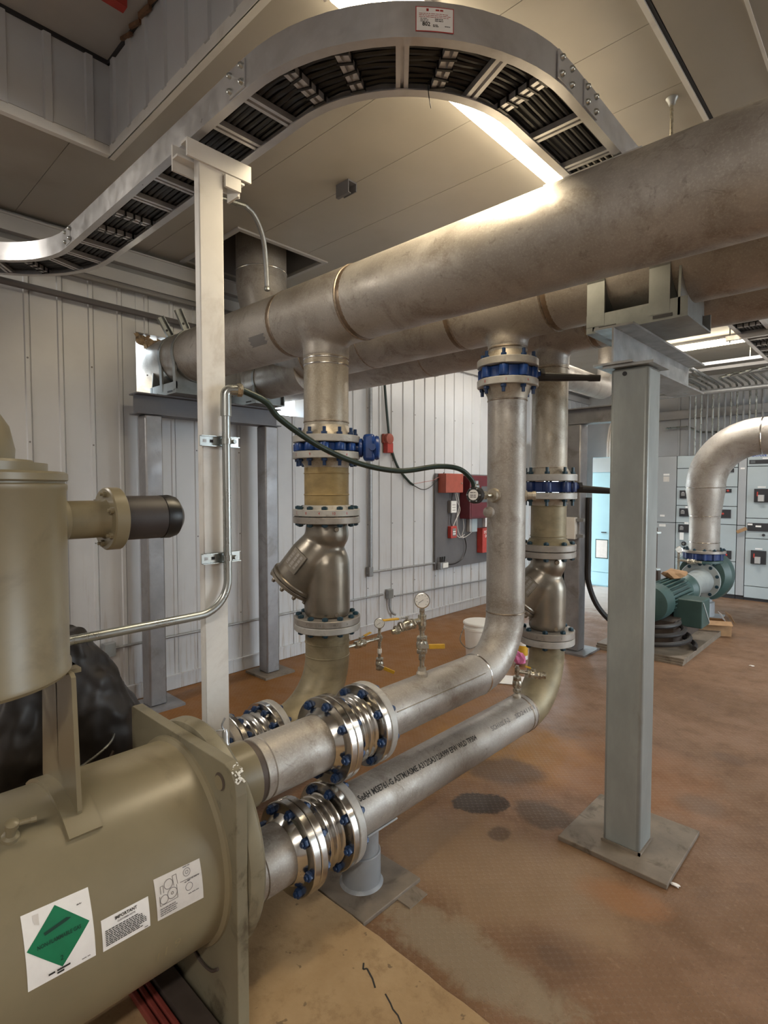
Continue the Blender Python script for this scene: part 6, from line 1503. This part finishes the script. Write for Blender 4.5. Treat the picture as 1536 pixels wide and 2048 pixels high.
def crumple(name, c, s_, mat, label, cat, seed=1):
    rnd = random.Random(seed); bm = bmesh.new(); bmesh.ops.create_icosphere(bm, subdivisions=2, radius=1)
    for v in bm.verts:
        k = 0.65+0.5*rnd.random(); v.co = Vector((v.co.x*s_[0]*k, v.co.y*s_[1]*k, max(-0.8, v.co.z)*s_[2]*k))
    me = bpy.data.meshes.new(name); bm.to_mesh(me); bm.free(); me.materials.append(M[mat])
    o = bpy.data.objects.new(name, me); col.objects.link(o); o.location = c; tag(o, label, cat); return o
crumple('crumpled_cardboard', (-1.90, 6.85, 0.715), (0.13, 0.17, 0.06), 'cardboard', 'crumpled brown cardboard lying on top of the pump motor', 'cardboard', 3)
t = thing('plastic_bucket', 'white plastic bucket with lid behind the middle riser elbow', 'bucket', (-3.05, 4.62, 0))
MB().lathe([(0.125, 0.0), (0.130, 0.01), (0.150, 0.30), (0.158, 0.305), (0.158, 0.325), (0.152, 0.33), (0.152, 0.36)], (-3.05, 4.62, 0), (0, 0, 1), 36).build('bucket', 'white_plastic', t)
MB().lathe([(0.160, 0.352), (0.164, 0.358), (0.164, 0.372), (0.155, 0.380), (0.02, 0.384)], (-3.05, 4.62, 0), (0, 0, 1), 36).build('lid', 'white_plastic', t)
MB().tube(smooth_path([(-3.20, 4.58, 0.32), (-3.17, 4.46, 0.20), (-3.05, 4.44, 0.14), (-2.93, 4.48, 0.22), (-2.90, 4.58, 0.32)], 5), 0.005, 6).build('handle', 'emt', t)
crumple('pink_rag', (-2.66, 4.72, 0.06), (0.06, 0.05, 0.075), 'pink', 'crumpled pink rag on the floor behind the middle riser', 'rag', 5)
t = thing('spray_bottle', 'small bottle with yellow label behind the middle riser elbow', 'bottle', (-2.74, 4.92, 0)); MB().lathe([(0.05, 0), (0.05, 0.16), (0.03, 0.20), (0.018, 0.21), (0.018, 0.25)], (-2.74, 4.92, 0), (0, 0, 1), 18).build('bottle', 'white_plastic', t); MB().lathe([(0.0508, 0.04), (0.0508, 0.14)], (-2.74, 4.92, 0), (0, 0, 1), 18, closed=False).build('label_band', 'yellow', t)
tag(MB().obox((-2.46, 4.30, 0.006), (0.30, 0.22, 0.004), Euler((0, 0, 0.5)).to_matrix()).build('paper_sheet', 'paper', smooth=False), 'white sheet of paper on the floor under the middle riser elbow', 'paper')
tag(MB().obox((-2.62, 4.20, 0.012), (0.14, 0.08, 0.022), Euler((0, 0, 0.2)).to_matrix()).build('yellow_pouch', 'yellow', smooth=False, bevel=0.006), 'small yellow pouch on the floor beside the white paper', 'pouch')
tag(MB().obox((-0.72, 7.8, 0.012), (0.30, 0.10, 0.02), Euler((0, 0, 0.2)).to_matrix()).build('wood_scrap', 'cardboard', smooth=False), 'flat brown scrap on the floor at the far right', 'scrap')
crumple('plaster_chip', (-0.672, 2.525, 0.006), (0.020, 0.012, 0.007), 'paper', 'white chip on the floor by the corner of the column plate', 'debris', 8)
crumple('plaster_chip', (-1.03, 6.2, 0.006), (0.025, 0.012, 0.006), 'paper', 'small white chip on the open floor right of the column', 'debris', 9)
